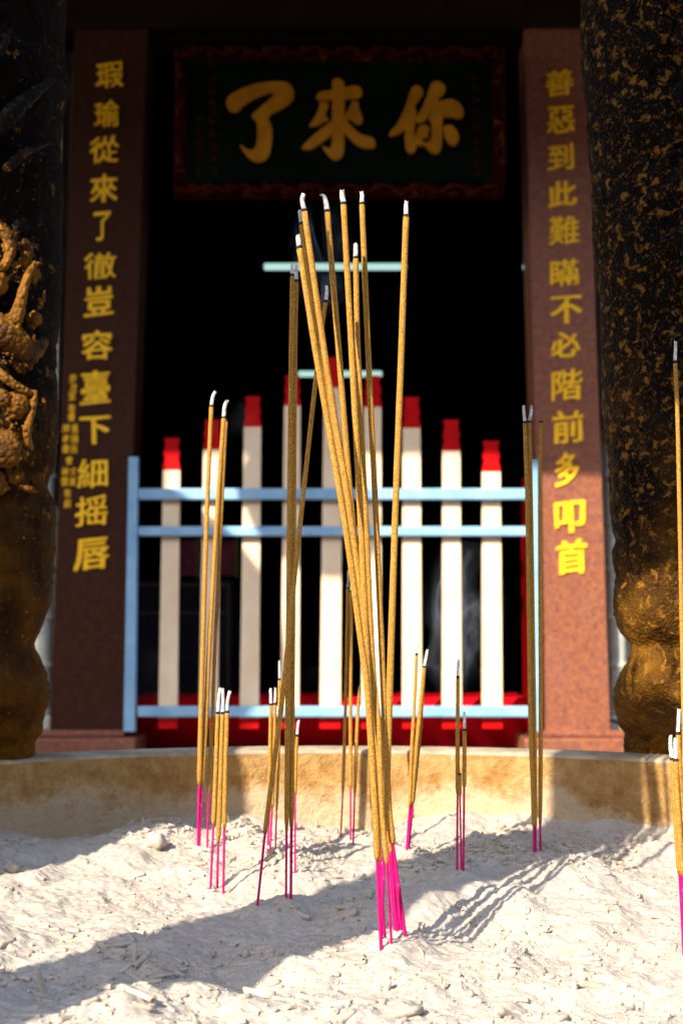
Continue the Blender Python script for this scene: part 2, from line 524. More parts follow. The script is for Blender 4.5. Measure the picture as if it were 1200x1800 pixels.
# side walls with bamboo-shaped stone window bars
for side in (-1, 1):
    if side > 0:
        x_in, x_out = at(1068, 1200, YF+0.1).x, at(1068, 1200, YF+0.1).x + 2.6
    else:
        x_out, x_in = at(92, 1200, YF+0.1).x - 2.6, at(92, 1200, YF+0.1).x
    wz0 = at(0, 1275, 6.0).z; wz1 = at(0, 760, 6.0).z
    # wall around the window opening
    m = MB()
    lo, hi = min(x_in, x_out), max(x_in, x_out)
    m.box(lo, hi, YF+0.12, YF+0.40, ZF, wz0 - 0.03)
    m.box(lo, hi, YF+0.12, YF+0.40, wz1 + 0.06, CZ + 3.2)
    if side > 0: m.box(lo + 1.3, hi, YF+0.121, YF+0.40, wz0 - 0.03, wz1 + 0.06)
    else: m.box(lo, hi - 1.3, YF+0.121, YF+0.40, wz0 - 0.03, wz1 + 0.06)
    m.build("wall", M_stone, temple)
    wlo, whi = (lo, lo + 1.3) if side > 0 else (hi - 1.3, hi)
    win = MB().box(wlo, whi, YF+0.08, YF+0.20, wz1, wz1 + 0.06, 0.01).build("window", M_stone, temple)
    MB().box(wlo, whi, YF+0.08, YF+0.20, wz0 - 0.03, wz0 + 0.045, 0.01).build("window_sill", M_stone, win)
    for k in range(9):
        bx = (wlo + 0.045 + k*0.125) if side > 0 else (whi - 0.045 - k*0.125)
        b = MB()
        zz = wz0 + 0.046
        pts, rad = [], []
        seg = 0.19 + 0.02*(k % 3)
        off = (k*0.07) % seg
        z = zz
        while z < wz1 - 0.001:
            d = ((z - off) % seg)
            d = min(d, seg - d)
            pts.append((bx, YF+0.14, z)); rad.append(0.036 + (0.011 if d < 0.011 else 0.0))
            z += 0.0095
        b.tube(pts, rad, 14).build("window_bar", M_stone, win, True)
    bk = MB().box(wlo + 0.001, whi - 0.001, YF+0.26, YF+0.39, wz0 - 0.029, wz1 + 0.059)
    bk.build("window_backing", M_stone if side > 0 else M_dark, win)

# the hall inside, the porch floor and the porch roof outside the frame
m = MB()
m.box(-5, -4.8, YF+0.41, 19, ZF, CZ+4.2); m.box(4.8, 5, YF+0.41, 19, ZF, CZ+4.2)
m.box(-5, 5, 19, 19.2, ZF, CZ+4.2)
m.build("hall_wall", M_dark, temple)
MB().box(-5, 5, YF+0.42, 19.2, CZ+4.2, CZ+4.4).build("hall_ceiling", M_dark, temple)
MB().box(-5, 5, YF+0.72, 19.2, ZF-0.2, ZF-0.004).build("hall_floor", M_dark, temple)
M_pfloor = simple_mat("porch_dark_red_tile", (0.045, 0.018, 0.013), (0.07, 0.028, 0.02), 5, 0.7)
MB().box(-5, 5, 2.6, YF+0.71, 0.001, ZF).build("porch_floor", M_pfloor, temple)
MB().box(-6, -3.37, YF+0.12, YF+0.40, ZF, CZ+4.2).build("outer_wall", M_lint, temple)
MB().box(3.67, 6, YF+0.12, YF+0.40, ZF, CZ+4.2).build("outer_wall", M_lint, temple)
zl = at(0, -120, YF).z
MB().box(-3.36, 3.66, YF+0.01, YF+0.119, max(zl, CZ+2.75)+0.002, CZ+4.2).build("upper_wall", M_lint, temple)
m = MB()
m.prism([(-6, CZ+2.88), (-1.24, CZ+2.88), (-1.20, CZ+2.79), (6, CZ+2.79), (6, CZ+3.45), (-6, CZ+3.45)], 2.98, 3.02)
m.build("eave_board", M_lint, temple)
m = MB()
m.add([(-6.4,2.7,CZ+3.34),(6.4,2.7,CZ+3.34),(6.4,8.5,CZ+5.6),(-6.4,8.5,CZ+5.6),(-6.4,2.7,CZ+3.50),(6.4,2.7,CZ+3.50),(6.4,8.5,CZ+5.8),(-6.4,8.5,CZ+5.8)], BOXF)
m.build("porch_roof", M_roof, temple)
m = MB().lathe([(0.33,ZF),(0.33,ZF+0.12),(0.25,ZF+0.2),(0.25,CZ+2.88)], -2.82, 3.05, 32)
m.build("porch_column", M_gran, temple, True)
m = MB().lathe([(0.33,ZF),(0.33,ZF+0.12),(0.25,ZF+0.2),(0.25,CZ+2.79)], 2.93, 3.05, 32)
m.build("porch_column", M_gran, temple, True)

# two unseen lanterns added under the eave to shade the gate slats
def shadow_lantern(x, z, r, label):
    o = empty("shadow_lantern", (x, 3.05, z), label, "shadow_lantern")
    prof = [(0.001, z-r*0.98)] + [(r*math.sin(R(a)), z - r*0.95*math.cos(R(a))) for a in range(12, 180, 12)] + [(0.001, z+r*0.98)]
    MB().lathe(prof, x, 3.05, 28, fn=lambda rr, zz, th: rr*(1+0.025*abs(math.sin(th*7)))).build("shadow_ball", M_shadow_lantern, o, True)
    MB().tube([(x,3.05,z+r*0.9),(x,3.05,CZ+3.38)], 0.008, 6).build("shadow_lantern_cord", M_cable, o)
shadow_lantern(-1.95, CZ+2.62, 0.23, "smaller unseen red ball added under the porch eave for its shadow")
shadow_lantern(-2.54, CZ+2.22, 0.41, "large unseen red ball added beside the porch column for its shadow")

# ------------------------------------------------------------------ inscriptions
DG = bpy.context.evaluated_depsgraph_get()
def glyph(ch, extrude, offset):
    cu = bpy.data.curves.new("glyph", 'FONT')
    cu.body = ch
    cu.size = 1.0
    cu.extrude = extrude
    cu.offset = offset
    cu.resolution_u = 3
    o = bpy.data.objects.new("glyph", cu)
    me = bpy.data.meshes.new_from_object(o)
    vs = [v.co.copy() for v in me.vertices]
    fs = [tuple(p.vertices) for p in me.polygons]
    bpy.data.objects.remove(o); bpy.data.meshes.remove(me); bpy.data.curves.remove(cu)
    return vs, fs
def put_text(mb, ch, cx, cy, wpx, hpx, Y, depth=0.006, bold=0.030, rise=0.11):
    vs, fs = glyph(ch, 0.5, 0.0)
    if not vs: return
    x0 = min(v.x for v in vs); x1 = max(v.x for v in vs)
    y0 = min(v.y for v in vs); y1 = max(v.y for v in vs)
    c = at(cx, cy, Y)
    px = Y / F
    W = max(x1-x0, 0.55); H = max(y1-y0, 0.55)
    # thick brush strokes: the glyph laid several times, each a hair prouder
    # (denser characters get thinner strokes); uprights heavier than level strokes
    bold *= min(1.25, max(0.45, 300.0/max(len(vs), 60)))
    for q, (ox, oy) in enumerate(((0,0),(1,0.2),(-1,-0.2),(0.2,.5),(-0.2,-.5),(.7,.4),(-.7,.4),(.7,-.4),(-.7,-.4))):
        out = []
        for v in vs:
            u = (v.x-(x0+x1)/2)/W + ox*bold; w = (v.y-(y0+y1)/2)/H + oy*bold
            w2 = w + rise*u*(1.0 - 0.4*abs(w))
            wob = 0.018*math.sin(9*u+3*w+cx); wob2 = 0.018*math.sin(8*w-4*u+cy)
            out.append((c.x + (u+wob)*wpx*px, Y - (v.z+0.5)*depth + 0.001 - 0.0004*q, c.z + (w2+wob2)*hpx*px))
        mb.add(out, fs)
LT = [("瑕",193,132,47,46),("瑜",188,200,44,48),("從",184,263,50,48),("來",183,331,48,50),("了",180,397,30,50),("徹",177,467,56,46),
      ("豈",174,529,48,52),("容",171,607,53,50),("臺",168,681,50,58),("下",167,756,52,47),("細",163,832,52,49),("摇",161,898,54,52),("唇",161,974,58,54)]
RT = [("善",983,145,46,47),("惡",985,210,47,48),("到",985,276,44,46),("此",988,340,50,46),("難",991,405,52,50),("瞞",992,479,50,48),
      ("不",995,544,52,48),("必",993,606,52,43),("階",996,677,52,54),("前",998,750,54,56),("多",996,824,40,58),("叩",1001,909,50,54),("首",1004,979,52,58)]
mb = MB()
for ch, x, y, w, h in LT: put_text(mb, ch, x, y, w, h, YF)
mb.build("inscription", M_goldtx, postL)
mb = MB()
for ch, x, y, w, h in RT: put_text(mb, ch, x, y, w, h, YF)
mb.build("inscription", M_goldtx, postR)
mb = MB()
small = [("許",129,665),("茂",129,682),("棠",127,697),("敬",127,718),("書",126,733),("陳",117,753),("重",132,753),("孝",116,772),("陽",132,772),("書",116,789),("信",130,789),
         ("會",122,809),("林",115,829),("文",129,829),("雲",114,847),("東",128,847),("敬",119,867),("獻",119,885)]
for ch, x, y in small: put_text(mb, ch, x, y, 12, 15, YF, 0.004, 0.02)
mb.build("donor_inscription", M_goldtx, postL)

# ------------------------------------------------------------------ plaque
YP = 5.70
plaque = empty("plaque", at(597, 330, YP), "black green plaque with three large gold characters in a carved red frame above the door", "plaque")
m = MB(); px_box(m, 325, 100, 870, 320, YP, YP+0.05); m.build("board", M_green, plaque)
mf = MB()
def frame_bar(x0, y0, x1, y1, horiz):
    a = at(x0, y1, YP-0.035); c = at(x1, y0, YP-0.035)
    nu, nv = (120, 8) if horiz else (8, 60)
    vs, fs = [], []
    for j in range(nv+1):
        for i in range(nu+1):
            u = i/nu; v = j/nv
            e = min(1.0, 5*min(u, 1-u)*(nu/nv if horiz else 1), 5*min(v, 1-v)*(1 if horiz else nv/nu))
            x = a.x+(c.x-a.x)*u; z = a.z+(c.z-a.z)*v
            n_ = mnoise.noise(Vector((x*16, z*16, 3)))*0.6 + mnoise.noise(Vector((x*35, z*35, 9)))*0.4
            ln = x if horiz else z
            wv = math.sin(ln*38)*0.35
            d = (0.012 + 0.022*(0.5+0.5*n_) + 0.008*abs(wv))*max(e, 0.0)
            vs.append((x, YP+0.02-d-0.02, z))
    w = nu+1
    for j in range(nv):
        for i in range(nu):
            fs.append((j*w+i, j*w+i+1, (j+1)*w+i+1, (j+1)*w+i))
    mf.add(vs, fs)
    mf.box(a.x+0.001, c.x-0.001, YP+0.005, YP+0.05, a.z+0.001, c.z-0.001)
frame_bar(305, 76, 890, 101, True)
frame_bar(303, 319, 886, 341, True)
frame_bar(304, 101.5, 327, 318.5, False)
frame_bar(867, 101.5, 889, 318.5, False)
mf.build("carved_frame", M_frame, plaque, True)
def vine(x0, x1, yc, amp, wl):
    pts = []
    n = int((x1-x0)/4)
    for i in range(n+1):
        x = x0+(x1-x0)*i/n
        pts.append(at(x, yc+amp*math.sin((x-x0)/wl*2*math.pi), YP-0.034))
    return pts
m = MB()
for x0, x1, yc in ((320, 875, 330), (320, 875, 88)):
    m.tube(vine(x0, x1, yc, 5.5, 62), 0.007, 6)
    for k in range(17):
        x = x0 + 18 + k*32.5
        m.blob(at(x, yc + (5 if k % 2 else -4), YP-0.038), 0.013, 8, 6, 0.3, (1.4, 0.6, 0.8))
m.build("carved_vine", M_goldtiny, plaque, True)

def crop(pts):       # traced in an enlarged crop of the photograph
    return [(380 + x/2.6087, 110 + y/2.6087) for x, y in pts]
BIG = {
 'le': [[(45,185),(55,155),(100,125),(180,95),(260,85),(320,88),(350,115),(355,155),(335,185),(290,215),(240,245),(252,290),(255,350),(245,410),(225,445),(190,455),(155,440),(125,405),(110,375),(125,385),(150,398),(170,395),(185,370),(188,320),(185,270),(163,240),(200,205),(245,165),(268,138),(230,142),(170,165),(125,195),(100,222),(75,225),(55,212)]],
 'lai': [[(530,84),(550,70),(578,80),(588,110),(587,250),(585,400),(570,435),(545,446),(515,425),(485,380),(505,388),(528,378),(530,250),(532,110)],
         [(458,156),(475,134),(530,124),(615,106),(652,108),(668,130),(660,156),(620,165),(560,165),(500,172),(470,172)],
         [(478,180),(505,182),(514,196),(500,235),(515,262),(490,272),(470,286),(430,292),(432,280),(460,235)],
         [(624,176),(648,180),(655,212),(670,250),(665,275),(640,281),(616,258),(596,270),(586,250),(606,215)],
         [(535,262),(470,312),(402,376),(398,394),(430,398),(470,375),(545,312)],
         [(583,255),(610,282),(660,328),(715,345),(730,375),(715,392),(670,390),(625,360),(580,305)]],
 'ni': [[(893,120),(918,105),(945,125),(943,152),(905,205),(885,260),(850,318),(800,336),(796,320),(830,280),(865,205)],
        [(868,255),(900,205),(917,235),(907,320),(917,385),(900,415),(880,410),(868,380),(864,310)],
        [(983,98),(1010,88),(1045,105),(1046,135),(1015,170),(985,225),(955,268),(930,279),(914,262),(945,205),(970,140)],
        [(1000,185),(1075,170),(1118,195),(1133,235),(1115,256),(1070,250),(1020,256),(985,275),(975,245),(1010,226),(1060,215),(1010,218)],
        [(985,185),(1030,185),(1036,290),(1032,385),(1010,418),(985,410),(955,378),(962,370),(984,350),(986,260)],
        [(925,298),(958,290),(976,308),(966,330),(975,345),(940,352),(960,380),(915,378),(908,355)],
        [(1042,297),(1072,290),(1100,315),(1111,350),(1096,379),(1070,375),(1046,338)]],
}
m = MB()
kk = 0
for key, polys in BIG.items():
    for poly in polys:
        pp = crop(poly)
        sm = catmull([(x, y, 0) for x, y in pp + pp[:1]], 4)[:-1]
        yy = YP - 0.010 - 0.0012*kk
        kk += 1
        m.prism([(at(v.x, v.y, YP-0.01).x, at(v.x, v.y, YP-0.01).z) for v in sm], yy, YP-0.001)
m.build("gold_characters", M_goldbig, plaque)
m = MB()
# faint columns of small signature characters either side (too worn to read in the photo)
for x, ys, s in ((375, (112,136,158,178,196,214,234,256,277,300), 11), (350, (205,228,247,265,297), 10), (836, (134,154,178,198,222,246,264,286,303), 10)):
    for y in ys:
        for _ in range(5):
            a = at(x+random.uniform(-s/2, s/2), y+random.uniform(-s/2, s/2), YP-0.003)
            if random.random() < 0.6: dx, dz = random.uniform(0.008, 0.012), 0.002
            else: dx, dz = 0.002, random.uniform(0.007, 0.011)
            y0 = YP-0.003-random.uniform(0, 0.002)
            m.box(a.x-dx, a.x+dx, y0, YP-0.0005, a.z-dz, a.z+dz)
m.build("signature_marks", M_goldtiny, plaque)

# ------------------------------------------------------------------ gate
gate = empty("door_gate", at(585, 1262, YG), "pale blue railing gate with nine cream slats in a stepped row across the temple doorway", "gate")
px = YG/F
fr = MB()
m = MB(); m.hexa([at(217,1286,YG-0.03), at(236,1286,YG-0.03), at(242,803,YG-0.03), at(226,803,YG-0.03)],
                 [at(217,1286,YG-0.03)+Vector((0,.027,0)), at(238,1286,YG-0.03)+Vector((0,.027,0)), at(243,803,YG-0.03)+Vector((0,.027,0)), at(224,803,YG-0.03)+Vector((0,.027,0))])
m.build("gate_post", M_blue, gate)
m = MB(); m.hexa([at(936,1286,YG-0.03), at(951,1286,YG-0.03), at(945,808,YG-0.03), at(934,808,YG-0.03)],
                 [at(936,1286,YG-0.03)+Vector((0,.027,0)), at(951,1286,YG-0.03)+Vector((0,.027,0)), at(945,808,YG-0.03)+Vector((0,.027,0)), at(934,808,YG-0.03)+Vector((0,.027,0))])
m.build("gate_post", M_blue, gate)
for y0, y1 in ((858,878),(925,942),(1242,1261)):
    a = at(240, y1, YG-0.03); c = at(934, y0, YG-0.03)
    MB().box(a.x+0.002, c.x+0.004, YG-0.026, YG+0.010, a.z, c.z, 0.006).build("rail", M_blue, gate)
SL = [(302,770,826,295,32),(373,738,790,366,32),(444,697,750,438,32),(514,660,713,509,31),(586,628,681,580,35),(655,660,715,652,33),(723,698,752,724,33),(793,738,792,794,33),(863,775,829,865,34)]
for xt, yt, yw, xb, w in SL:
    ys = YG + 0.012
    pz = ys/F
    def edge(y, hw):
        t = (y-yt)/(1245-yt)
        xc = xt + (xb-xt)*t
        return at(xc-hw, y, ys), at(xc+hw, y, ys)
    l0, r0 = edge(1262.5, w/2*1.04); l1, r1 = edge(yw, w/2*0.93)
    d = Vector((0, 0.03, 0))
    s = MB().hexa([l0, r0, r1, l1], [l0+d, r0+d, r1+d, l1+d]).build("slat", M_slat, gate)
    hgt = yw-yt
    prof = [(0.0,0.84),(0.08,0.86),(0.14,0.76),(0.26,0.75),(0.36,0.84),(0.46,0.95),(0.54,0.94),(0.61,0.80),(0.68,0.79),(0.76,0.88),(0.88,0.98),(1.0,1.0)]
    ptsL, ptsR = [], []
    for q, k in prof:
        a, c = edge(yt + hgt*q - (0.0 if q < 1 else 0.3), w/2*0.93*k)
        ptsL.append((a.x, a.z)); ptsR.append((c.x, c.z))
    poly = ptsL[::-1] + ptsR
    MB().prism(poly, ys-0.002, ys+0.032).build("finial", M_red, s)
    a, c = edge(1281, w/2*1.04); a2, c2 = edge(1263, w/2*1.04)
    MB().box(a.x, c.x, ys-0.001, ys+0.028, a.z, a2.z).build("foot", M_red, s)

# ------------------------------------------------------------------ lamps and altar in the hall
def tube_lamp(x0, x1, y, Y, rpx, label):
    a = at(x0, y, Y); c = at(x1, y, Y); r = rpx*Y/F
    o = empty("tube_lamp", ((a.x+c.x)/2, Y, a.z), label, "tube lamp", "fluorescent tubes in the hall")
    L = c.x-a.x
    MB().tube([(a.x,Y,a.z),(a.x+r*0.3,Y,a.z),(c.x-r*0.3,Y,a.z),(c.x,Y,a.z)], [r*0.6, r, r, r*0.6], 12).build("tube", M_tube, o, True)
    MB().box(a.x+0.02, c.x-0.02, Y+r*1.2, Y+r*1.2+0.05, a.z-r*0.7, a.z+r*1.2).build("fitting", M_dark, o)
tube_lamp(464, 714, 468.5, 9.0, 6.2, "long lit tube lamp across the middle of the dark doorway")
tube_lamp(24, 251, 466, 9.0, 5.5, "lit tube lamp mostly behind the left door post, only its end showing")
tube_lamp(919, 1150, 469, 9.0, 5.5, "lit tube lamp mostly behind the right door post, only its end showing")
tube_lamp(524, 671, 657, 15.3, 5.2, "short lit tube lamp deeper in the hall just above the gate's tallest slat")

YA = 8.4
M_cloth = simple_mat("altar_cloth_dark", (0.022, 0.016, 0.022), (0.04, 0.028, 0.035), 6, 0.8)
M_trim = simple_mat("altar_gold_trim", (0.26, 0.17, 0.02), (0.36, 0.24, 0.03), 40, 0.5)
M_altred = simple_mat("altar_panel_red", (0.35, 0.03, 0.05), (0.5, 0.08, 0.08), 14, 0.6)
altar = empty("altar_table", (at(330,1100,YA).x, YA, ZF), "dim altar table with gold trimmed dark cloth on the left inside the doorway", "altar table")
m = MB(); a = at(215, 1290, YA); c = at(410, 1020, YA)
m.box(a.x, c.x, YA, YA+0.8, ZF, c.z, 0.01).build("cloth", M_cloth, altar)
m = MB()
for (x0,y0,x1,y1) in ((232,1026,405,1030),(232,1076,405,1079),(399,1032,403,1230)):
    n = max(int(max(x1-x0, y1-y0)/7), 1)
    for i in range(n):
        if x1-x0 > y1-y0: px_box(m, x0+(x1-x0)*i/n, y0, x0+(x1-x0)*(i+0.6)/n, y1, YA-0.006, YA-0.001)
        else: px_box(m, x0, y0+(y1-y0)*i/n, x1, y0+(y1-y0)*(i+0.6)/n, YA-0.006, YA-0.001)
m.build("gold_trim", M_trim, altar)
m = MB()
for k in range(3):
    x0 = 318+k*34
    px_box(m, x0, 950, x0+27, 1012, YA+0.10, YA+0.13)
m.build("painted_panel", M_altred, altar)
m = MB()
for k in range(4):
    px_box(m, 311+k*34, 946, 316+k*34, 1016, YA+0.09, YA+0.14)
m.build("panel_strip", M_trim, altar)

# an unseen hall added behind the camera: it hides the low sky
hall = empty("sky_block_hall", (0, -22, 0), "long dark unseen hall added across the courtyard to block low sky", "hall")
MB().box(-45, 45, -26, -21, 0.001, 6.8).build("wall", M_lint, hall)
MB().add([(-48,-19.5,6.5),(48,-19.5,6.5),(48,-23.5,11.8),(-48,-23.5,11.8),(-48,-27.5,6.5),(48,-27.5,6.5)], [(0,1,2,3),(3,2,5,4),(0,4,5,1),(0,3,4),(1,5,2)]).build("sky_block_roof", M_roof, hall)

# dark cable lying beside the right post
pts = catmull([at(1072,1266,YF-0.02), at(1088,1272,YF-0.04), at(1104,1286,YF-0.08), at(1118,1296,YF-0.12), at(1136,1300,YF-0.13), at(1160,1303,YF-0.13)], 6)
c_ = MB().tube(pts, 0.0085, 8).build("cable", M_cable, None, True)
tag(c_, "black cable sagging across the pink plinth at the foot of the right door post", "cable")

# ------------------------------------------------------------------ incense burner
BC = (0.0, 0.88)
RX, RY = 0.47, 0.50          # inner radii
zr_out = at(600, 1311, BC[1]+RY+0.022).z
zr_in = zr_out - 0.0035
zash0 = CZ - 0.183
burner = empty("incense_burner", (BC[0], BC[1], 0), "huge round bronze incense burner with ochre inner wall, pale rim and carved pillars", "incense burner")
NB = 220
def ell(prof, n=NB, wob=0.0):
    """prof: list of (extra radius, z)"""
    m = MB(); vs, fs = [], []
    for dr, z in prof:
        for k in range(n):
            th = 2*math.pi*k/n
            w = 0
            if wob:
                w = wob*mnoise.noise(Vector((math.cos(th)*9, math.sin(th)*9, z*14))) + wob*0.5*mnoise.noise(Vector((math.cos(th)*30, math.sin(th)*30, z*40)))
            vs.append((BC[0]+(RX+dr+w)*math.cos(th), BC[1]+(RY+dr+w)*math.sin(th), z))
    for i in range(len(prof)-1):
        for k in range(n):
            k2 = (k+1) % n
            fs.append((i*n+k, (i+1)*n+k, (i+1)*n+k2, i*n+k2))
    return m.add(vs, fs)
nw = 26
prof = [(-0.0022 - 0.005*(i/nw)**2, zr_in - 0.0020 - (zr_in-zash0+0.06)*i/nw) for i in range(nw+1)]
ell(prof, 360, 0.0016).build("inner_wall", M_wall, burner, True)
ell([(0.026, zr_out-0.03),(0.030, zr_out-0.012),(0.028, zr_out-0.003),(0.022, zr_out),(0.012, zr_out-0.001),(0.000, zr_in+0.0012),(-0.0015, zr_in+0.0002),(-0.0024, zr_in-0.0012),(-0.0018, zr_in-0.003),(0.004, zr_in-0.005)], 300, 0.0010).build("rim", M_rim, burner, True)
m = ell([(0.024, zr_out-0.031),(0.06, zr_out-0.12),(0.10, zr_out-0.26),(0.05, zr_out-0.42),(-0.10, zr_out-0.55),(-0.20, zr_out-0.66),(-0.14, 0.25),(-0.02, 0.12),(0.04, 0.0)], 120)
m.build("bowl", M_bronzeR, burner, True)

def interp(tab, y):
    ys = [t[0] for t in tab]; xs = [t[1] for t in tab]
    return float(np.interp(y, ys, xs))
YCOL = 1.255
edgeL = [(-700,108),(-100,116),(0,115),(70,112),(150,119),(200,108),(260,104),(340,111),(400,106),(460,109),(530,106),(600,98),(650,96),(700,100),(760,101),(810,97),(829,92),(838,83),(858,82),(880,92),(900,96),(950,96),(1000,93),(1060,88),(1095,74),(1115,66),(1128,58),(1145,62),(1165,72),(1185,80),(1215,84),(1235,80),(1255,69),(1280,60),(1295,56),(1305,46),(1315,40),(1345,38),(1420,37)]
edgeR = [(-700,1030),(-100,1026),(0,1024),(60,1021),(120,1025),(175,1031),(190,1034),(240,1033),(300,1041),(360,1042),(420,1044),(480,1050),(510,1054),(530,1062),(548,1058),(600,1058),(640,1060),(700,1062),(760,1064),(800,1070),(900,1074),(935,1080),(950,1084),(965,1078),(972,1076),(990,1079),(1010,1084),(1040,1080),(1080,1081),(1100,1087),(1120,1098),(1135,1112),(1150,1108),(1165,1104),(1180,1093),(1195,1087),(1213,1083),(1235,1088),(1255,1097),(1275,1108),(1290,1118),(1300,1130),(1325,1133),(1345,1136),(1420,1137)]
def column(cxp, edge, left, name, mat, ampl, seed, cx=None):
    c = at(cxp, 1100, YCOL)
    nz_, na = 300, 96
    vs, fs = [], []
    z_lo, z_hi = zr_in-0.014, CZ+0.80
    for i in range(nz_+1):
        z = z_lo + (z_hi-z_lo)*i/nz_
        # photo row of this height at the pillar's distance
        v = (z-CZ)/YCOL
        vv = (v*cp - sp)/(cp + v*sp)
        py = 900 - vv*F
        px_e = interp(edge, py)
        xe = at(px_e, py, YCOL).x
        r0 = abs(xe-c.x)
        q = min(1.0, max(0.0, (zr_in+0.075-z)/0.075)); back = (0.050 if left else 0.092)*q*q*(3-2*q)   # the foot grows out of the rim
        for k in range(na):
            th = 2*math.pi*k/na
            sil = (1-abs(math.cos(th)))      # 0 at the silhouette
            d = Vector((math.cos(th)*2.3, math.sin(th)*2.3, z*26 + seed))
            n1 = mnoise.noise(d) ; n2 = mnoise.noise(d*2.7)
            n3 = mnoise.noise(d*7)
            rr = r0*(1 + sil*ampl*(0.8*n1 + 0.5*n2)) + ampl*0.008*n3 + ampl*0.004*mnoise.noise(d*17)
            vs.append((c.x + rr*math.cos(th), YCOL + back + rr*0.92*math.sin(th), z))
    for i in range(nz_):
        for k in range(na):
            k2 = (k+1) % na
            fs.append((i*na+k, i*na+k2, (i+1)*na+k2, (i+1)*na+k))
    fs.append(tuple(range(na-1, -1, -1))); fs.append(tuple(range(nz_*na, nz_*na+na)))
    return obj("pillar", vs, fs, mat, burner, True), c
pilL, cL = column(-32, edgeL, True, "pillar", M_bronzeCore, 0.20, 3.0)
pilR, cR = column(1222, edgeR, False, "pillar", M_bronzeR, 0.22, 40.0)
pilL['label'] = "left pillar carved with a dragon, partly in golden sun"
pilR['label'] = "right pillar, speckled, its upper shade painted dark"

# dragon carving in relief on the left pillar
def on_col(px_, py_, out):
    """point on the front of the left pillar at a photo position, raised by out"""
    p = at(px_, py_, YCOL)
    r0 = abs(at(interp(edgeL, py_), py_, YCOL).x - cL.x)
    dx = max(-0.97, min(0.97, (p.x-cL.x)/r0))
    yy = YCOL - 0.92*r0*math.sqrt(max(0, 1-dx*dx)) - out
    q = at(px_, py_, yy)
    return q
m = MB()
def relief(pts, rads, outs, n=14, jit=0.13):
    P = [on_col(x, y, o) for (x, y), o in zip(pts, outs)]
    cp_ = catmull(P, 9)
    rr = np.interp(np.linspace(0, len(rads)-1, len(cp_)), range(len(rads)), rads)
    m.tube(cp_, [r*YCOL/F for r in rr], n, True, jit)
# flame-like tongue curving up to a point
relief([(8,575),(26,560),(35,535),(42,505),(52,478),(62,465),(73,461)], [16,15,10,8,6.5,4.5,1.0], [.008,.010,.012,.013,.013,.012,.010])
# body and clouds
relief([(-70,520),(-30,560),(15,590),(50,620),(78,600)], [22,25,27,20,9], [.004,.008,.010,.004,-.004])
relief([(-40,390),(-8,395),(14,415),(18,440),(8,465),(-14,472)], [10,12,11,9,8,7], [.010,.012,.014,.014,.012,.01])
relief([(-20,640),(15,668),(45,688),(58,692)], [9,8,7,5], [.012,.014,.012,.008])
relief([(60,688),(58,710),(53,735),(47,755),(50,775),(57,790)], [6,7,6,7,6,3], [.010,.012,.012,.012,.010,.008])
relief([(76,700),(78,710),(76,720)], [2.5,4,2], [.005,.006,.005])
relief([(79,510),(77,525),(77,532)], [1.5,3,1.5], [.005,.006,.005])
relief([(38,856),(52,860),(65,866)], [3,6,2], [.010,.012,.008])
relief([(40,470),(50,440),(46,420)], [12,9,3], [.004,.006,.004])
relief([(-60,260),(-10,230),(40,180),(90,140)], [14,16,14,6], [.006,.010,.008,.000])
relief([(-40,120),(0,90),(20,50)], [10,8,3], [.010,.010,.006])
relief([(10,300),(40,270),(85,250)], [8,9,4], [.008,.008,.002])
for (x, y, r, o) in ((28,712,24,.006),(10,790,30,.006),(40,640,16,.004),(-15,500,26,.010),(26,835,16,.004),(5,700,15,.010),(60,560,14,.002),(-10,850,22,.006),(35,400,14,.002)):
    m.blob(on_col(x, y, o), r*YCOL/F, 16, 12, 0.16, (1, 0.75, 1))
# rough scales between the main shapes
for k in range(330):
    y = random.choice((random.uniform(590, 640), random.uniform(735, 860), random.uniform(415, 470), random.uniform(560, 640)))
    x = random.uniform(-20, 62)
    m.blob(on_col(x, y, random.uniform(0.003, 0.014)), random.uniform(1.4, 4.6)*YCOL/F, 7, 5, 0.4, (1, 0.8, random.uniform(0.8, 1.5)))
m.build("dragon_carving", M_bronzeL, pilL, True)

# right pillar: a few knobs and cracks of carving near the frame edge
m = MB()
def on_colR(px_, py_, out):
    p = at(px_, py_, YCOL)
    r0 = abs(at(interp(edgeR, py_), py_, YCOL).x - cR.x)
    dx = max(-0.97, min(0.97, (p.x-cR.x)/r0))
    return at(px_, py_, YCOL - 0.92*r0*math.sqrt(max(0, 1-dx*dx)) - out)
for (x, y, r, o) in ((1205,70,22,.008),(1200,170,20,.008),(1207,320,28,.008),(1190,130,9,.004),(1165,45,12,.002),(1200,420,20,.006),(1206,1215,30,.004)):
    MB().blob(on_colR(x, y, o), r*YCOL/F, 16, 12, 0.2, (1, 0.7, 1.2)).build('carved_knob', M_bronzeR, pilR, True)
for pts, w in (([(1150,40),(1165,45),(1178,55)], 4), ([(1175,280),(1185,270),(1200,262)], 6), ([(1108,850),(1112,830),(1106,810)], 4), ([(1092,925),(1100,905),(1110,885)], 4)):
    P = catmull([on_colR(x, y, 0.002) for x, y in pts], 5)
    MB().tube(P, [w*YCOL/F*(0.5+0.5*math.sin(math.pi*i/(len(P)-1))) for i in range(len(P))], 8, True, 0.15).build('carved_curl', M_bronzeR, pilR, True)

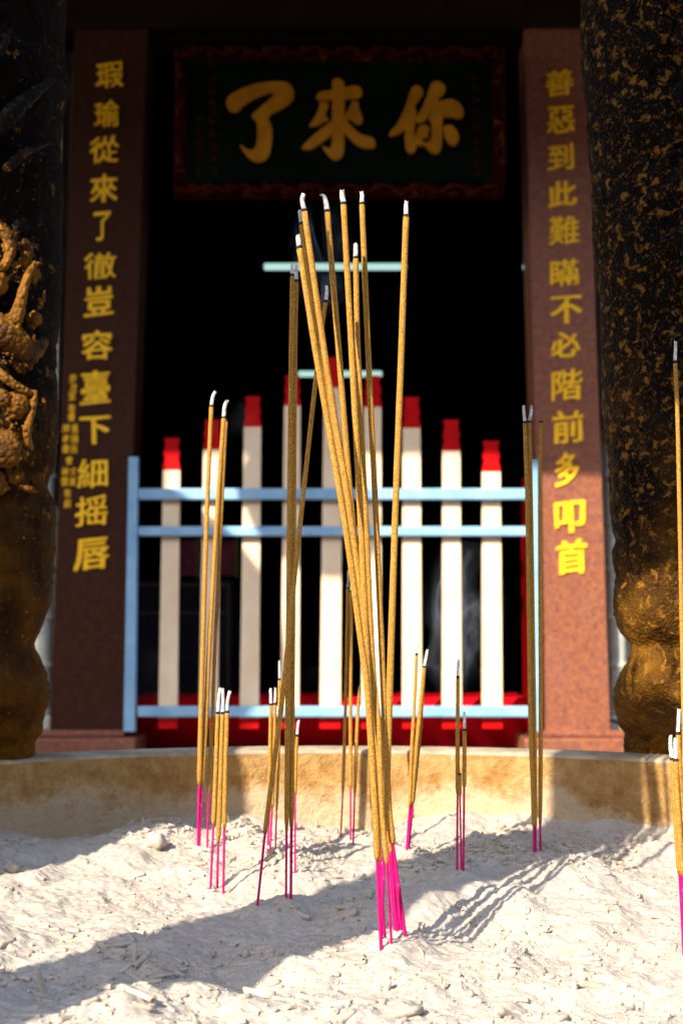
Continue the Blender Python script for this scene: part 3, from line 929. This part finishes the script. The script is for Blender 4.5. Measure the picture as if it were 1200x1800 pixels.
# remaining pillars; ring, board and ear added outside the frame to throw shade
def plain_pillar(x, y, r, r2=None):
    r2 = r if r2 is None else r2
    pr = [(r*1.25, zr_in-0.02),(r*1.2, zr_in+0.04),(r*0.8, zr_in+0.07),(r*1.1, zr_in+0.12),(r, zr_in+0.2),(r*1.03, CZ+0.2),(r, CZ+0.36),(r2, CZ+0.46),(r2, CZ+0.80)]
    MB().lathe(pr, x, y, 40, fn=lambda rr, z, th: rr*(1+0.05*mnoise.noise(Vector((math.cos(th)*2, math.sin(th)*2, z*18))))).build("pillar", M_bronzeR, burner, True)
plain_pillar(-0.349, 0.45, 0.055, 0.043)
plain_pillar(0.315, 0.45, 0.050)
m = ell([(0.27, CZ+0.81),(0.29, CZ+0.83),(0.27, CZ+1.60),(0.24, CZ+1.60),(0.22, CZ+0.83),(0.24, CZ+0.81)], 96)
m.build("shade_ring", M_bronzeR, burner, True)  # unseen ring, added and shaped to shade the upper pillars
for ang in (40, 140, 214, 326, 180, 0):
    ca, sa = math.cos(R(ang)), math.sin(R(ang))
    MB().tube([(BC[0]+0.40*ca, BC[1]+0.43*sa, CZ+0.83), (BC[0]+(RX+0.25)*ca, BC[1]+(RY+0.25)*sa, CZ+0.83)], 0.025, 8).build("shade_ring_bracket", M_bronzeR, burner)
m = MB().box(-0.215, 0.62, 0.43, 0.45, CZ+0.53, CZ+0.80, 0.004)
m.build("shade_board", M_bronzeR, burner)  # unseen board added only to shade the right pillar
# unseen upright ear on the left, shaped for its shadow on the inner wall
hp = [(y-0.05, z) for y, z in ((0.80,zr_out-0.03),(0.775,zr_out+0.10),(0.76,zr_out+0.26),(0.80,zr_out+0.47),(0.90,zr_out+0.51),(1.02,zr_out+0.47),(1.05,zr_out+0.28),(1.03,zr_out+0.12),(1.0,zr_out-0.03))]
vs, fs = [], []
for xx in (-0.56, -0.50):
    for y, z in hp: vs.append((xx, y, z))
n = len(hp)
fs.append(tuple(range(n-1, -1, -1))); fs.append(tuple(range(n, 2*n)))
for i in range(n):
    j = (i+1) % n
    fs.append((i, j, n+j, n+i))
obj("shadow_ear", vs, fs, M_bronzeR, burner)

# ------------------------------------------------------------------ ash bed
GX0, GX1, GY0, GY1 = -0.475, 0.475, 0.375, 1.385
NX, NY = 640, 760
gx = np.linspace(GX0, GX1, NX); gy = np.linspace(GY0, GY1, NY)
XX, YY = np.meshgrid(gx, gy)
def plane_pt(px_, py_, z=None):
    z = zash0 if z is None else z
    r = ray(px_, py_)
    t = (z-CZ)/r.z
    return Vector((0, 0, CZ)) + r*t
H = np.full_like(XX, zash0)
H += 0.0100*fbm(XX*8, YY*6, 1, 3, 0.5)
H += 0.0036*fbm(XX*28, YY*24, 9, 3, 0.55)
rid = 1-np.abs(fbm(XX*16+4, YY*13+2, 21, 3, 0.5))
H += 0.0034*np.clip(rid, 0, 1.2)**2 - 0.002
H += 0.00065*fbm(XX*110, YY*100, 31, 3, 0.6)
H += 0.0008*fbm(XX*300, YY*280, 41, 2, 0.6)
def gauss(px_, py_, amp, sx, sy, rot=0.0):
    global H
    p = plane_pt(px_, py_)
    dx = XX-p.x; dy = YY-p.y
    a = dx*math.cos(rot)+dy*math.sin(rot); b = -dx*math.sin(rot)+dy*math.cos(rot)
    H += amp*np.exp(-(a/sx)**2-(b/sy)**2)
gauss(755, 1600, 0.013, 0.022, 0.035)
gauss(860, 1640, -0.010, 0.03, 0.035)
gauss(940, 1700, 0.010, 0.05, 0.04)
gauss(1060, 1560, 0.010, 0.05, 0.05)
gauss(575, 1620, -0.006, 0.025, 0.025)
gauss(488, 1594, 0.012, 0.026, 0.030)
gauss(640, 1690, 0.003, 0.03, 0.02)
gauss(270, 1500, 0.010, 0.07, 0.07)
gauss(150, 1640, 0.008, 0.06, 0.05)
gauss(430, 1760, 0.006, 0.05, 0.03)
gauss(700, 1560, -0.004, 0.04, 0.03)
# drift banked against the wall
ex = (XX-BC[0])/RX; ey = (YY-BC[1])/RY
rho = np.sqrt(ex**2+ey**2)
dist_w = (1-rho)*0.48
bankn = 0.5+0.5*np.clip(fbm(XX*5+3, YY*5, 77, 2, 0.5), -1, 1)
bankr = 0.005 + 0.012*np.clip((XX-0.02)/0.2, 0, 1)
H += (0.003+bankr*bankn)*np.exp(-np.clip(dist_w, 0, None)/0.030)
def hz(x, y):
    i = (x-GX0)/(GX1-GX0)*(NX-1); j = (y-GY0)/(GY1-GY0)*(NY-1)
    i = min(max(i, 0), NX-1.001); j = min(max(j, 0), NY-1.001)
    i0, j0 = int(i), int(j); u, v = i-i0, j-j0
    return (H[j0,i0]*(1-u)+H[j0,i0+1]*u)*(1-v) + (H[j0+1,i0]*(1-u)+H[j0+1,i0+1]*u)*v
def hit_ash(px_, py_):
    r = ray(px_, py_)
    t = 0.55
    while t < 1.45:
        p = Vector((0,0,CZ)) + r*(t/r.y)
        if p.z <= hz(p.x, p.y): break
        t += 0.0015
    return Vector((p.x, p.y, hz(p.x, p.y)))

STICKS = []   # filled below, bases first so that small collars can be raised around them

# (label, width px, [tip points], boundary, [mid points], coat end, base, lean)
# tips: list of px from the coat boundary up; lean: how far the top leans away (m)
def S(label, group, w, tip, bnd, mids, end, base, lean=0.0, dy=0.0, cone=False):
    STICKS.append(dict(label=label, group=group, w=w, tip=tip, bnd=bnd, mids=mids, end=end, base=base, lean=lean, dy=dy, cone=cone))
GM = "tall incense sticks in the front bundle"
S("leftmost leaning stick of the tall front bundle, its lower end foremost", GM, 11.6, [(523,413)], (526,435), [(555,620),(606,920),(632,1110),(646,1220),(659,1420)], (663,1513), (670,1676), 0.0, -0.004)
S("thick stick with the highest curled ash tip at the left of the front bundle", GM, 11.6, [(533,341),(531,352)], (534.5,370), [(570.5,620),(594,770),(618,920),(656,1220),(682,1420)], (690,1484), (713,1651), -0.02, 0.006)
S("thin sliver of stick almost hidden behind the thick curled-tip stick, front bundle", GM, 11.0, [(527,370)], (530,393), [(563,620),(609,920),(651,1220),(681,1420)], (687,1482), (706,1650), -0.018, 0.012)
S("front bundle stick whose ash tip hooks over to the left", GM, 11.2, [(561,343),(568,343),(572,352)], (575,371), [(595.5,620),(620,920),(652,1220),(677,1420)], (684,1497), (695,1649), -0.012, 0.010)
S("tallest straight stick in the middle of the front bundle", GM, 11.6, [(601,334)], (603.5,358), [(618,620),(634,920),(648,1220),(662,1440)], (667,1515), (676,1652), 0.005, 0.000)
S("front bundle stick burnt shorter than both neighbours, tip below the long lamp's level", GM, 10.6, [(625,428)], (625,453), [(629,620),(643,920),(658,1220),(680,1440)], (687,1500), (697,1650), 0.005, 0.008)
S("tall front bundle stick just left of the wide gap before the last one", GM, 11.0, [(635,337)], (636,358), [(647,620),(661,920),(674,1220),(684,1440)], (688,1490), (700,1651), 0.01, 0.014)
S("rightmost stick of the tall front bundle, leaning right", GM, 11.8, [(714,355)], (713.5,380), [(705,620),(694,920),(684.5,1220),(680,1360)], (676.5,1461), (669,1657), 0.0, -0.001)
S("short stick burnt to a sharp point inside the front bundle", GM, 8.5, [], (663,1206), [(666.5,1290),(671,1420)], (680,1520), (688,1665), 0.0, -0.010, True)
GD = "shaded sticks left of the front bundle"
S("left one of two upright dark shaded sticks standing close together", GD, 8.0, [(513,465)], (513.5,484), [(511.5,620),(508,920),(505,1220)], (503.5,1461), (502.5,1586), 0.0)
S("right one of two upright dark shaded sticks, with grey split ash", GD, 9.4, [(521,466)], (520.5,494), [(518,620),(515.5,920),(513.5,1220)], (512,1455), (511,1587), 0.0, 0.006)
S("long shaded stick slanting across from lower left to upper right", GD, 8.4, [(574,503)], (572,530), [(560,620),(527.5,920),(497,1220),(483,1330)], (465.5,1466), (452,1596), 0.0, -0.008)
S("short stick with grey tip half hidden behind the dark upright pair", GD, 6.0, [(525,1266)], (522,1294), [(520,1340)], (518.5,1397), (518.5,1539), 0.0, 0.004)
GC = "short sticks behind the slanting one"
S("left stick of the short pair behind the slanting one", GC, 6.8, [(475,1211)], (476,1239), [(475,1300),(474,1360)], (473.5,1420), (470,1504), 0.0)
S("right stick of the short pair behind the slanting one", GC, 6.8, [(484,1210)], (483,1238), [(482,1300),(480,1360)], (478,1420), (474,1505), 0.0, 0.004)
S("thin stick with a long white tip just above the slanting one's lower half", GC, 5.6, [(491,1163)], (491,1195), [(490,1300)], (486,1424), (483.5,1507), 0.0)
GL = "tall sticks at the left"
S("leftmost tall stick of the left trio with a curved grey tip", GL, 8.2, [(378,689),(374,697)], (371.5,714), [(363,920),(357,1120),(353,1260)], (350,1381), (347.5,1497), 0.0)
S("middle tall stick of the left trio, its tip bent right", GL, 8.4, [(399,704),(395,715)], (393,734), [(380.5,920),(367,1150),(362,1260)], (355,1381), (349.5,1497), 0.0, 0.004)
S("rear stick of the left trio hugging the middle one", GL, 7.0, [], (397,740), [(388,920),(377,1150),(373,1260)], (366.5,1394), (364,1498), 0.0, 0.012)
GS = "three short sticks at the left"
S("left one of the three short thick sticks with long white tips", GS, 7.8, [(387,1210),(385,1225)], (382.5,1254), [(379,1360)], (375,1451), (369.5,1570), 0.0)
S("middle one of the three short thick sticks with long white tips", GS, 8.0, [(391,1211),(392,1230)], (391,1254), [(388,1360)], (383.5,1481), (381.5,1565), 0.0, 0.003)
S("right one of the three short thick sticks, tip leaning right", GS, 8.0, [(404,1216),(400,1232)], (399,1252), [(396,1360)], (394,1456), (392.5,1575), 0.0)
GB = "thin sticks at the back centre"
S("thin back stick with a white tip peeping out left of the front bundle", GB, 5.6, [(612,1004)], (611,1034), [(608,1200),(605,1310)], (602.5,1391), (598.5,1475), 0.0)
S("thin back stick second from the left behind the front bundle", GB, 6.4, [(619,1010)], (617.5,1040), [(616,1200),(616,1310)], (616,1386), (616,1480), 0.0, 0.004)
S("thin back stick burnt to a bare point left of the front bundle", GB, 6.2, [], (631,1206), [(627,1290)], (623,1396), (620.5,1487), 0.0, 0, True)
S("thin back stick mostly hidden by the front bundle", GB, 5.6, [(632,996)], (634,1032), [(645,1200)], (658,1390), (664,1480), 0.0)
GF = "sticks just right of the front bundle"
S("slimmer left stick of the trio right of the front bundle with a needle-like tip", GF, 6.2, [(735,1122),(734,1135)], (732,1151), [(729,1220),(724,1310)], (719.5,1421), (713.5,1503), 0.0)
S("middle stick of the trio right of the front bundle with a blunt white tip", GF, 7.6, [(751,1143)], (745.5,1173), [(740,1230),(731,1320)], (723,1416), (715,1504), 0.0, 0.003)
S("rear stick of the trio right of the front bundle, no ash left", GF, 5.0, [], (745,1195), [(737.5,1300)], (726,1412), (718,1504), 0.0, 0.010)
GH = "short shaded sticks right of centre"
S("taller shaded stick right of centre with a slanted grey tip", GH, 7.2, [(806,1160)], (804.5,1191), [(804,1300)], (804,1397), (803,1535), 0.0)
S("shortest shaded stub tucked between its two neighbours right of centre", GH, 6.0, [], (808,1362), [(808,1380)], (808,1398), (811,1536), 0.0, 0.003)
S("shorter shaded stick right of centre with a straight grey tip", GH, 7.4, [(815.5,1252)], (816,1284), [(816,1330)], (815.5,1384), (814,1537), 0.0, 0.006)
GR = "tall shaded sticks before the right door post"
S("left stick of the tall shaded trio before the right door post", GR, 7.4, [(920,714)], (922,743), [(926.5,900),(931.5,1250),(936,1380)], (938,1454), (938.5,1504), 0.02)
S("middle stick of the tall shaded trio before the right door post", GR, 7.4, [(934,714)], (930,742), [(933.5,900),(938.5,1250)], (941,1454), (941,1504), 0.02, 0.004)
S("right stick of the tall shaded trio, its tip burnt black without ash", GR, 7.4, [], (950,742), [(948.5,900),(950,1250)], (949,1449), (950,1502), 0.02)
GK = "sticks at the right edge"
S("very tall stick at the right edge with a grey tip against the dark pillar", GK, 8.0, [(1187,600)], (1186,637), [(1190,720),(1193,850),(1199,1150),(1204,1400)], (1207,1500), (1212,1640), 0.0, 0.02)
S("short thick stick at the right edge with a pointed white tip, leftmost there", GK, 9.5, [(1178,1294)], (1181,1335), [(1186,1420)], (1194,1537), (1202,1690), 0.0, 0.0)
S("short thick stick at the right edge with a hollow round white tip", GK, 10.0, [(1187,1298)], (1187.5,1337), [(1191,1420)], (1199,1540), (1207,1692), 0.0, -0.005)
S("short stick at the right edge standing highest of its trio", GK, 9.5, [(1193,1248)], (1191.5,1290), [(1197,1400)], (1206,1530), (1214,1688), 0.0, 0.006)

# find bases, raise tiny collars of ash round them
for s in STICKS:
    bp = hit_ash(*s['base'])
    s['bp'] = bp
for s in STICKS:
    bp = s['bp']
    dx = XX-bp.x; dy = YY-bp.y
    d2 = dx*dx+dy*dy
    H += 0.0012*np.exp(-d2/0.006**2)
msk = (rho < 1.003)
idx = -np.ones(H.shape, dtype=np.int64)
# keep a quad when all its corners lie inside the bowl
keep = msk[:-1,:-1] & msk[1:,:-1] & msk[:-1,1:] & msk[1:,1:]
used = np.zeros(H.shape, bool)
used[:-1,:-1] |= keep; used[1:,:-1] |= keep; used[:-1,1:] |= keep; used[1:,1:] |= keep
idx[used] = np.arange(used.sum())
verts = np.stack([XX[used], YY[used], H[used]], 1)
q = np.stack([idx[:-1,:-1][keep], idx[:-1,1:][keep], idx[1:,1:][keep], idx[1:,:-1][keep]], 1)
def np_mesh(name, verts, quads, mat, smooth=True):
    me = bpy.data.meshes.new(name)
    me.vertices.add(len(verts)); me.vertices.foreach_set('co', verts.astype(np.float32).ravel())
    me.loops.add(quads.size); me.loops.foreach_set('vertex_index', quads.astype(np.int32).ravel())
    me.polygons.add(len(quads))
    me.polygons.foreach_set('loop_start', np.arange(0, quads.size, 4, dtype=np.int32))
    me.polygons.foreach_set('loop_total', np.full(len(quads), 4, dtype=np.int32))
    me.update(calc_edges=True)
    me.polygons.foreach_set('use_smooth', np.full(len(quads), smooth))
    me.materials.append(mat)
    o = bpy.data.objects.new(name, me)
    COL.objects.link(o)
    return o
ash = np_mesh("ash_bed", verts, q, M_ash)
tag(ash, "pale lumpy bed of powdery incense ash filling the burner", "ash", kind='stuff')

# ------------------------------------------------------------------ incense sticks
def make_stick(s):
    bp = s['bp']
    Yb = bp.y + s['dy']
    top_y = s['tip'][0][1] if s['tip'] else s['bnd'][1]
    span = max(s['base'][1]-top_y, 1)
    def P(pt):
        t = (s['base'][1]-pt[1])/span
        k = min(1.0, t*4)     # the depth offset comes in just above the ash
        return at(pt[0], pt[1], bp.y + s['dy']*k + s['lean']*t)
    root = empty("incense_stick", bp, s['label'], "incense stick", s['group'])
    bnd = P(s['bnd']); end = P(s['end']); base = bp
    w = s['w']*bp.y/F/2.0
    # bare dyed rod
    d = (base-end).normalized()
    rod = catmull([end - d*0.004, end, end.lerp(base, 0.5), base, base + d*0.022], 3)
    MB().tube(rod, w*0.53, 8, True, 0.03).build("bare_rod", M_pink, root, True)
    # coated length, a little fatter towards the bottom, rounded off at its lower end
    path = catmull([end] + [P(p) for p in s['mids'][::-1]] + [bnd], 10)
    n = len(path); rr = []
    for i in range(n):
        t = i/(n-1)
        r = w*(1.08-0.16*t)
        if i == 0: r *= 0.62
        if i == 1 and (path[1]-path[0]).length < 0.01: r *= 0.95
        if s['cone']:
            dd = (path[-1]-path[i]).length
            r *= min(1.0, 0.10 + dd/0.022)
        rr.append(r*(1+random.uniform(-.025, .025)))
    MB().tube(path, rr, 12, True, 0.015).build("coating", M_coat, root, True)
    if s['cone']: return
    # charred ring and the white ash still standing on it
    u = (path[-1]-path[-2]).normalized()
    MB().tube([bnd - u*0.0006, bnd + u*0.0002, bnd + u*0.0012], [rr[-1]*1.02, rr[-1]*1.03, rr[-1]*0.94], 12, True, 0.02).build("char_ring", M_char, root, True)
    if s['tip']:
        tl = [P(p) for p in s['tip'][::-1]]
        if len(tl) == 1:      # burnt ash never stands quite straight
            q_ = bnd.lerp(tl[0], random.uniform(0.45, 0.7))
            tl = [q_ + Vector((random.uniform(-1, 1)*w*0.22, random.uniform(-1, 1)*w*0.22, 0))] + tl
        tp = catmull([bnd + u*0.0008] + tl, 7)
        m = len(tp)
        ra = [rr[-1]*(0.92-0.16*(i/(m-1)))*(1+random.uniform(-.05, .05)) for i in range(m)]
        fat = random.uniform(0.82, 1.0)
        ra = [r_*fat for r_ in ra]
        if len(s['tip']) > 2: ra = [rr[-1]*(0.92-0.78*(i/(m-1))**1.6) for i in range(m)]
        mb = MB().tube(tp, ra, 12, False, 0.07)
        # hollow ragged mouth
        k = len(mb.v)
        ax = (tp[-1]-tp[-2]).normalized()
        for j in range(12):
            v = Vector(mb.v[k-12+j])
            mb.v[k-12+j] = tuple(v + ax*random.uniform(-0.0014, 0.0010))
        ring = [Vector(mb.v[k-12+j]) for j in range(12)]
        c0 = sum(ring, Vector())/12
        inner = [c0 + (v-c0)*0.5 for v in ring]
        deep = [c0 + (v-c0)*0.35 - ax*0.003 for v in ring]
        b0 = len(mb.v)
        mb.v += [tuple(v) for v in inner] + [tuple(v) for v in deep]
        for j in range(12):
            j2 = (j+1) % 12
            mb.f.append((k-12+j, k-12+j2, b0+j2, b0+j))
            mb.f.append((b0+j, b0+j2, b0+12+j2, b0+12+j))
        mb.f.append(tuple(b0+12+j for j in range(12)))
        mb.build("ash_tip", M_tip, root, True)
for s in STICKS: make_stick(s)

# ------------------------------------------------------------------ fallen ash fragments
def frag_shape(L, r, bend, n=9, seg=4):
    """hollow, slightly bent ash tube along x, centred on the origin"""
    vs, fs = [], []
    ph = random.uniform(0, 6.28)
    rows = []
    for i in range(seg+1):
        t = i/seg-0.5
        c = Vector((t*L, bend*L*(t*t*4-0.5)*math.cos(ph), bend*L*(t*t*4-0.5)*math.sin(ph)*0.4))
        rad = r*(1+random.uniform(-.10, .10))
        for k in range(n):
            th = 2*math.pi*k/n
            jx = random.uniform(-0.35, 0.35)*r if i in (0, seg) else 0
            vs.append(c + Vector((jx, math.cos(th)*rad, math.sin(th)*rad)))
    for i in range(seg):
        for k in range(n):
            k2 = (k+1) % n
            fs.append((i*n+k, (i+1)*n+k, (i+1)*n+k2, i*n+k2))
    for e, sgn in ((0, 1), (seg, -1)):
        o = len(vs)
        ring = vs[e*n:(e+1)*n]
        c0 = sum(ring, Vector())/n
        vs += [c0 + (v-c0)*0.52 for v in ring]
        vs += [c0 + (v-c0)*0.42 + Vector((sgn*min(0.005, L*0.3), 0, 0)) for v in ring]
        for k in range(n):
            k2 = (k+1) % n
            a = [(e*n+k2, e*n+k, o+k, o+k2), (o+k2, o+k, o+n+k, o+n+k2)]
            fs += a if sgn < 0 else [f[::-1] for f in a]
        fs.append(tuple(o+n+k for k in range(n)))
    return vs, fs
def visible_spot():
    """random spot on the ash inside the view, denser towards the wall"""
    while True:
        u = random.random()
        if u < 0.70:
            px_ = random.uniform(-20, 1220)
            py_ = random.triangular(1432, 1540, 1460)
        else:
            px_ = random.uniform(-30, 1230); py_ = random.uniform(1470, 1815)
        cl = fbm(np.array([px_/130.0]), np.array([py_/60.0]), 55, 2)[0]
        if cl < random.uniform(-0.6, 0.7): continue
        # the smooth drift at the right and under the mound stays nearly bare
        if py_ < 1475 and (px_ > 930 or px_ < 110) and random.random() < 0.8: continue
        if 700 < px_ < 800 and 1560 < py_ < 1660: continue
        p = hit_ash(px_, py_)
        if ((p.x-BC[0])/RX)**2 + ((p.y-BC[1])/RY)**2 > 0.975: continue
        return p
def orient(p, stand=False):
    e = 0.004
    nx = -(hz(p.x+e, p.y)-hz(p.x-e, p.y))/(2*e); ny = -(hz(p.x, p.y+e)-hz(p.x, p.y-e))/(2*e)
    nrm = Vector((nx*0.8, ny*0.8, 1)).normalized()
    az = random.gauss(0.25, 0.75)
    t = Vector((math.cos(az), math.sin(az), 0))
    t = (t - nrm*t.dot(nrm)).normalized()
    t = (t + nrm*random.gauss(0, 0.13)).normalized()
    if stand:
        t = (nrm + Vector((random.uniform(-.5,.5), random.uniform(-.5,.5), 0))).normalized()
    b = nrm.cross(t).normalized(); n2 = t.cross(b)
    return Matrix((t, b, n2)).transposed(), nrm
allf = []
for k in range(950):
    p = visible_spot()
    L = min(0.026, max(0.004, random.lognormvariate(math.log(0.0085), 0.45)))
    r = random.uniform(0.0010, 0.0017)
    allf.append((L*r/max(p.y, 0.5)**2, p, L, r))
# a few hand-placed larger ones seen in the photo
for (x, y, L, r, az) in ((690,1792,0.030,.0021,0.05),(455,1750,0.016,.0021,0.6),(1060,1627,0.014,.0020,0.25),(225,1395,0.016,.0018,0.1),(250,1690,0.017,.0018,0.1),(740,1638,0.010,.0019,1.4),
                         (900,1790,0.026,.0020,0.1),(620,1728,0.013,.0019,0.7),(120,1790,0.018,.002,0.3),(1040,1735,0.016,.0019,0.2)):
    p = hit_ash(x, max(y, 1445))
    allf.append((1.0, p, L, r))
allf.sort(key=lambda a: -a[0])
LABEL_F = "loose hollow piece of fallen incense ash lying on the ash bed"
for k, (_, p, L, r) in enumerate(allf[:300]):
    vs, fs = frag_shape(L, r, random.uniform(0, 0.10), 10, 5)
    rot, nrm = orient(p, random.random() < 0.04)
    me = bpy.data.meshes.new("ash_fragment")
    me.from_pydata([tuple(v) for v in vs], [], fs)
    me.polygons.foreach_set('use_smooth', [True]*len(me.polygons))
    me.materials.append(M_frag)
    o = bpy.data.objects.new("ash_fragment", me)
    o.matrix_world = Matrix.Translation(p + nrm*r*random.uniform(-0.75, 0.45)) @ rot.to_4x4()
    COL.objects.link(o)
    tag(o, LABEL_F, "ash piece", "fallen incense ash pieces")
V, Q = [], []
mb = MB()
for (_, p, L, r) in allf[300:]:
    vs, fs = frag_shape(L, r, random.uniform(0, 0.12), 7, 3)
    rot, nrm = orient(p, random.random() < 0.06)
    c = p + nrm*r*random.uniform(-0.85, 0.45)
    mb.add([c + rot @ v for v in vs], fs)
# crumbs
for k in range(6500):
    p = visible_spot()
    r = random.lognormvariate(math.log(0.00045), 0.5)
    mb.blob(p + Vector((0, 0, r*0.3)), r, 6, 4, 0.35, (random.uniform(.8, 1.6), 1, random.uniform(.6, 1)))
cr = mb.build("ash_crumbs", M_frag, None, True)
tag(cr, "finest rubble of countless tiny ash crumbs scattered over the ash bed", "ash crumbs", kind='stuff')
for (x, y, r) in ((275,1490,0.0075),(20,1535,0.005)):
    p = hit_ash(x, y)
    o = MB().blob(p + Vector((0,0,r*0.5)), r, 14, 10, 0.3).build("ash_lump", M_frag, None, True)
    tag(o, "rounded pale lump of caked ash left of the tall left trio of sticks" if r > 0.006 else "small caked ash lump at the left edge below the wall", "ash lump")

# ------------------------------------------------------------------ smoke
def smoke(label, x0, y0, x1, y1, Y, dens, scale, depth=0.08, seed=0.0):
    a = at(x0, y1, Y); c = at(x1, y0, Y)
    cx, cz = (a.x+c.x)/2, (a.z+c.z)/2
    hx, hz_ = (c.x-a.x)/2, (c.z-a.z)/2
    m = bpy.data.materials.new("thin_blue_smoke"); m.use_nodes = True
    nt = m.node_tree
    for n in list(nt.nodes): nt.nodes.remove(n)
    out = nt.nodes.new('ShaderNodeOutputMaterial')
    vol = nt.nodes.new('ShaderNodeVolumePrincipled')
    vol.inputs['Color'].default_value = (0.80, 0.88, 1.0, 1)
    vol.inputs['Anisotropy'].default_value = 0.0
    nt.links.new(vol.outputs[0], out.inputs['Volume'])
    tc = nt.nodes.new('ShaderNodeTexCoord')
    mp = nt.nodes.new('ShaderNodeMapping')
    mp.inputs['Location'].default_value = (seed, seed*0.7, seed*1.3)
    mp.inputs['Scale'].default_value = (1.0, 1.0, 0.55)
    mp.inputs['Rotation'].default_value = (0, 0.5, 0)
    nt.links.new(tc.outputs['Object'], mp.inputs[0])
    n1 = nz(nt, scale, 3, 0.5, vec=mp.outputs[0], dist=1.6)
    n2 = nz(nt, scale*0.45, 2, 0.5, vec=mp.outputs[0])
    # thin curling sheets where the noise crosses its middle value
    s1 = nt.nodes.new('ShaderNodeMath'); s1.operation = 'SUBTRACT'; nt.links.new(n1, s1.inputs[0]); s1.inputs[1].default_value = 0.5
    s2 = nt.nodes.new('ShaderNodeMath'); s2.operation = 'ABSOLUTE'; nt.links.new(s1.outputs[0], s2.inputs[0])
    sheet = ramp(nt, s2.outputs[0], [(0.0, (1,1,1)), (0.010, (0.35,0.35,0.35)), (0.035, (0,0,0))])
    patch = ramp(nt, n2, [(0.48, (0,0,0)), (0.64, (1,1,1))])
    ln = nt.nodes.new('ShaderNodeVectorMath'); ln.operation = 'DIVIDE'
    nt.links.new(tc.outputs['Object'], ln.inputs[0]); ln.inputs[1].default_value = (hx, depth/2, hz_)
    le = nt.nodes.new('ShaderNodeVectorMath'); le.operation = 'LENGTH'; nt.links.new(ln.outputs[0], le.inputs[0])
    fade = ramp(nt, le.outputs['Value'], [(0.35, (1,1,1)), (1.0, (0,0,0))])
    p1 = nt.nodes.new('ShaderNodeMath'); p1.operation = 'MULTIPLY'; nt.links.new(sheet, p1.inputs[0]); nt.links.new(patch, p1.inputs[1])
    p2 = nt.nodes.new('ShaderNodeMath'); p2.operation = 'MULTIPLY'; nt.links.new(p1.outputs[0], p2.inputs[0]); nt.links.new(fade, p2.inputs[1])
    p3 = nt.nodes.new('ShaderNodeMath'); p3.operation = 'MULTIPLY'; nt.links.new(p2.outputs[0], p3.inputs[0]); p3.inputs[1].default_value = dens
    nt.links.new(p3.outputs[0], vol.inputs['Density'])
    o = obj("smoke", [], [], m)
    mb = MB().box(-hx, hx, -depth/2, depth/2, -hz_, hz_)
    o.data.from_pydata(mb.v, [], mb.f); o.data.update()
    o.location = (cx, Y, cz)
    tag(o, label, "smoke", kind='stuff')
scene.cycles.volume_step_rate = 0.6
smoke("thin bluish smoke drifting right of the tall front bundle's tips", 640, 320, 960, 560, 1.02, 9.0, 11, 0.10, 21.3)
smoke("faint smoke between the leftmost tips of the tall front bundle", 500, 340, 640, 560, 1.04, 12.0, 26, 0.07, 4.1)
smoke("wisp of smoke by the bent tips of the tall left trio", 300, 640, 460, 800, 1.24, 11.0, 30, 0.07, 7.7)
smoke("smoke curling up in front of the right hand slats", 700, 930, 900, 1230, 1.26, 11.0, 13, 0.09, 9.2)
smoke("smoke curling by the slat behind the short pair", 500, 1100, 620, 1260, 1.24, 12.0, 30, 0.06, 12.9)
smoke("smoke drifting low at the left behind the tall left trio", 225, 1020, 345, 1280, 1.26, 11.0, 26, 0.07, 15.4)
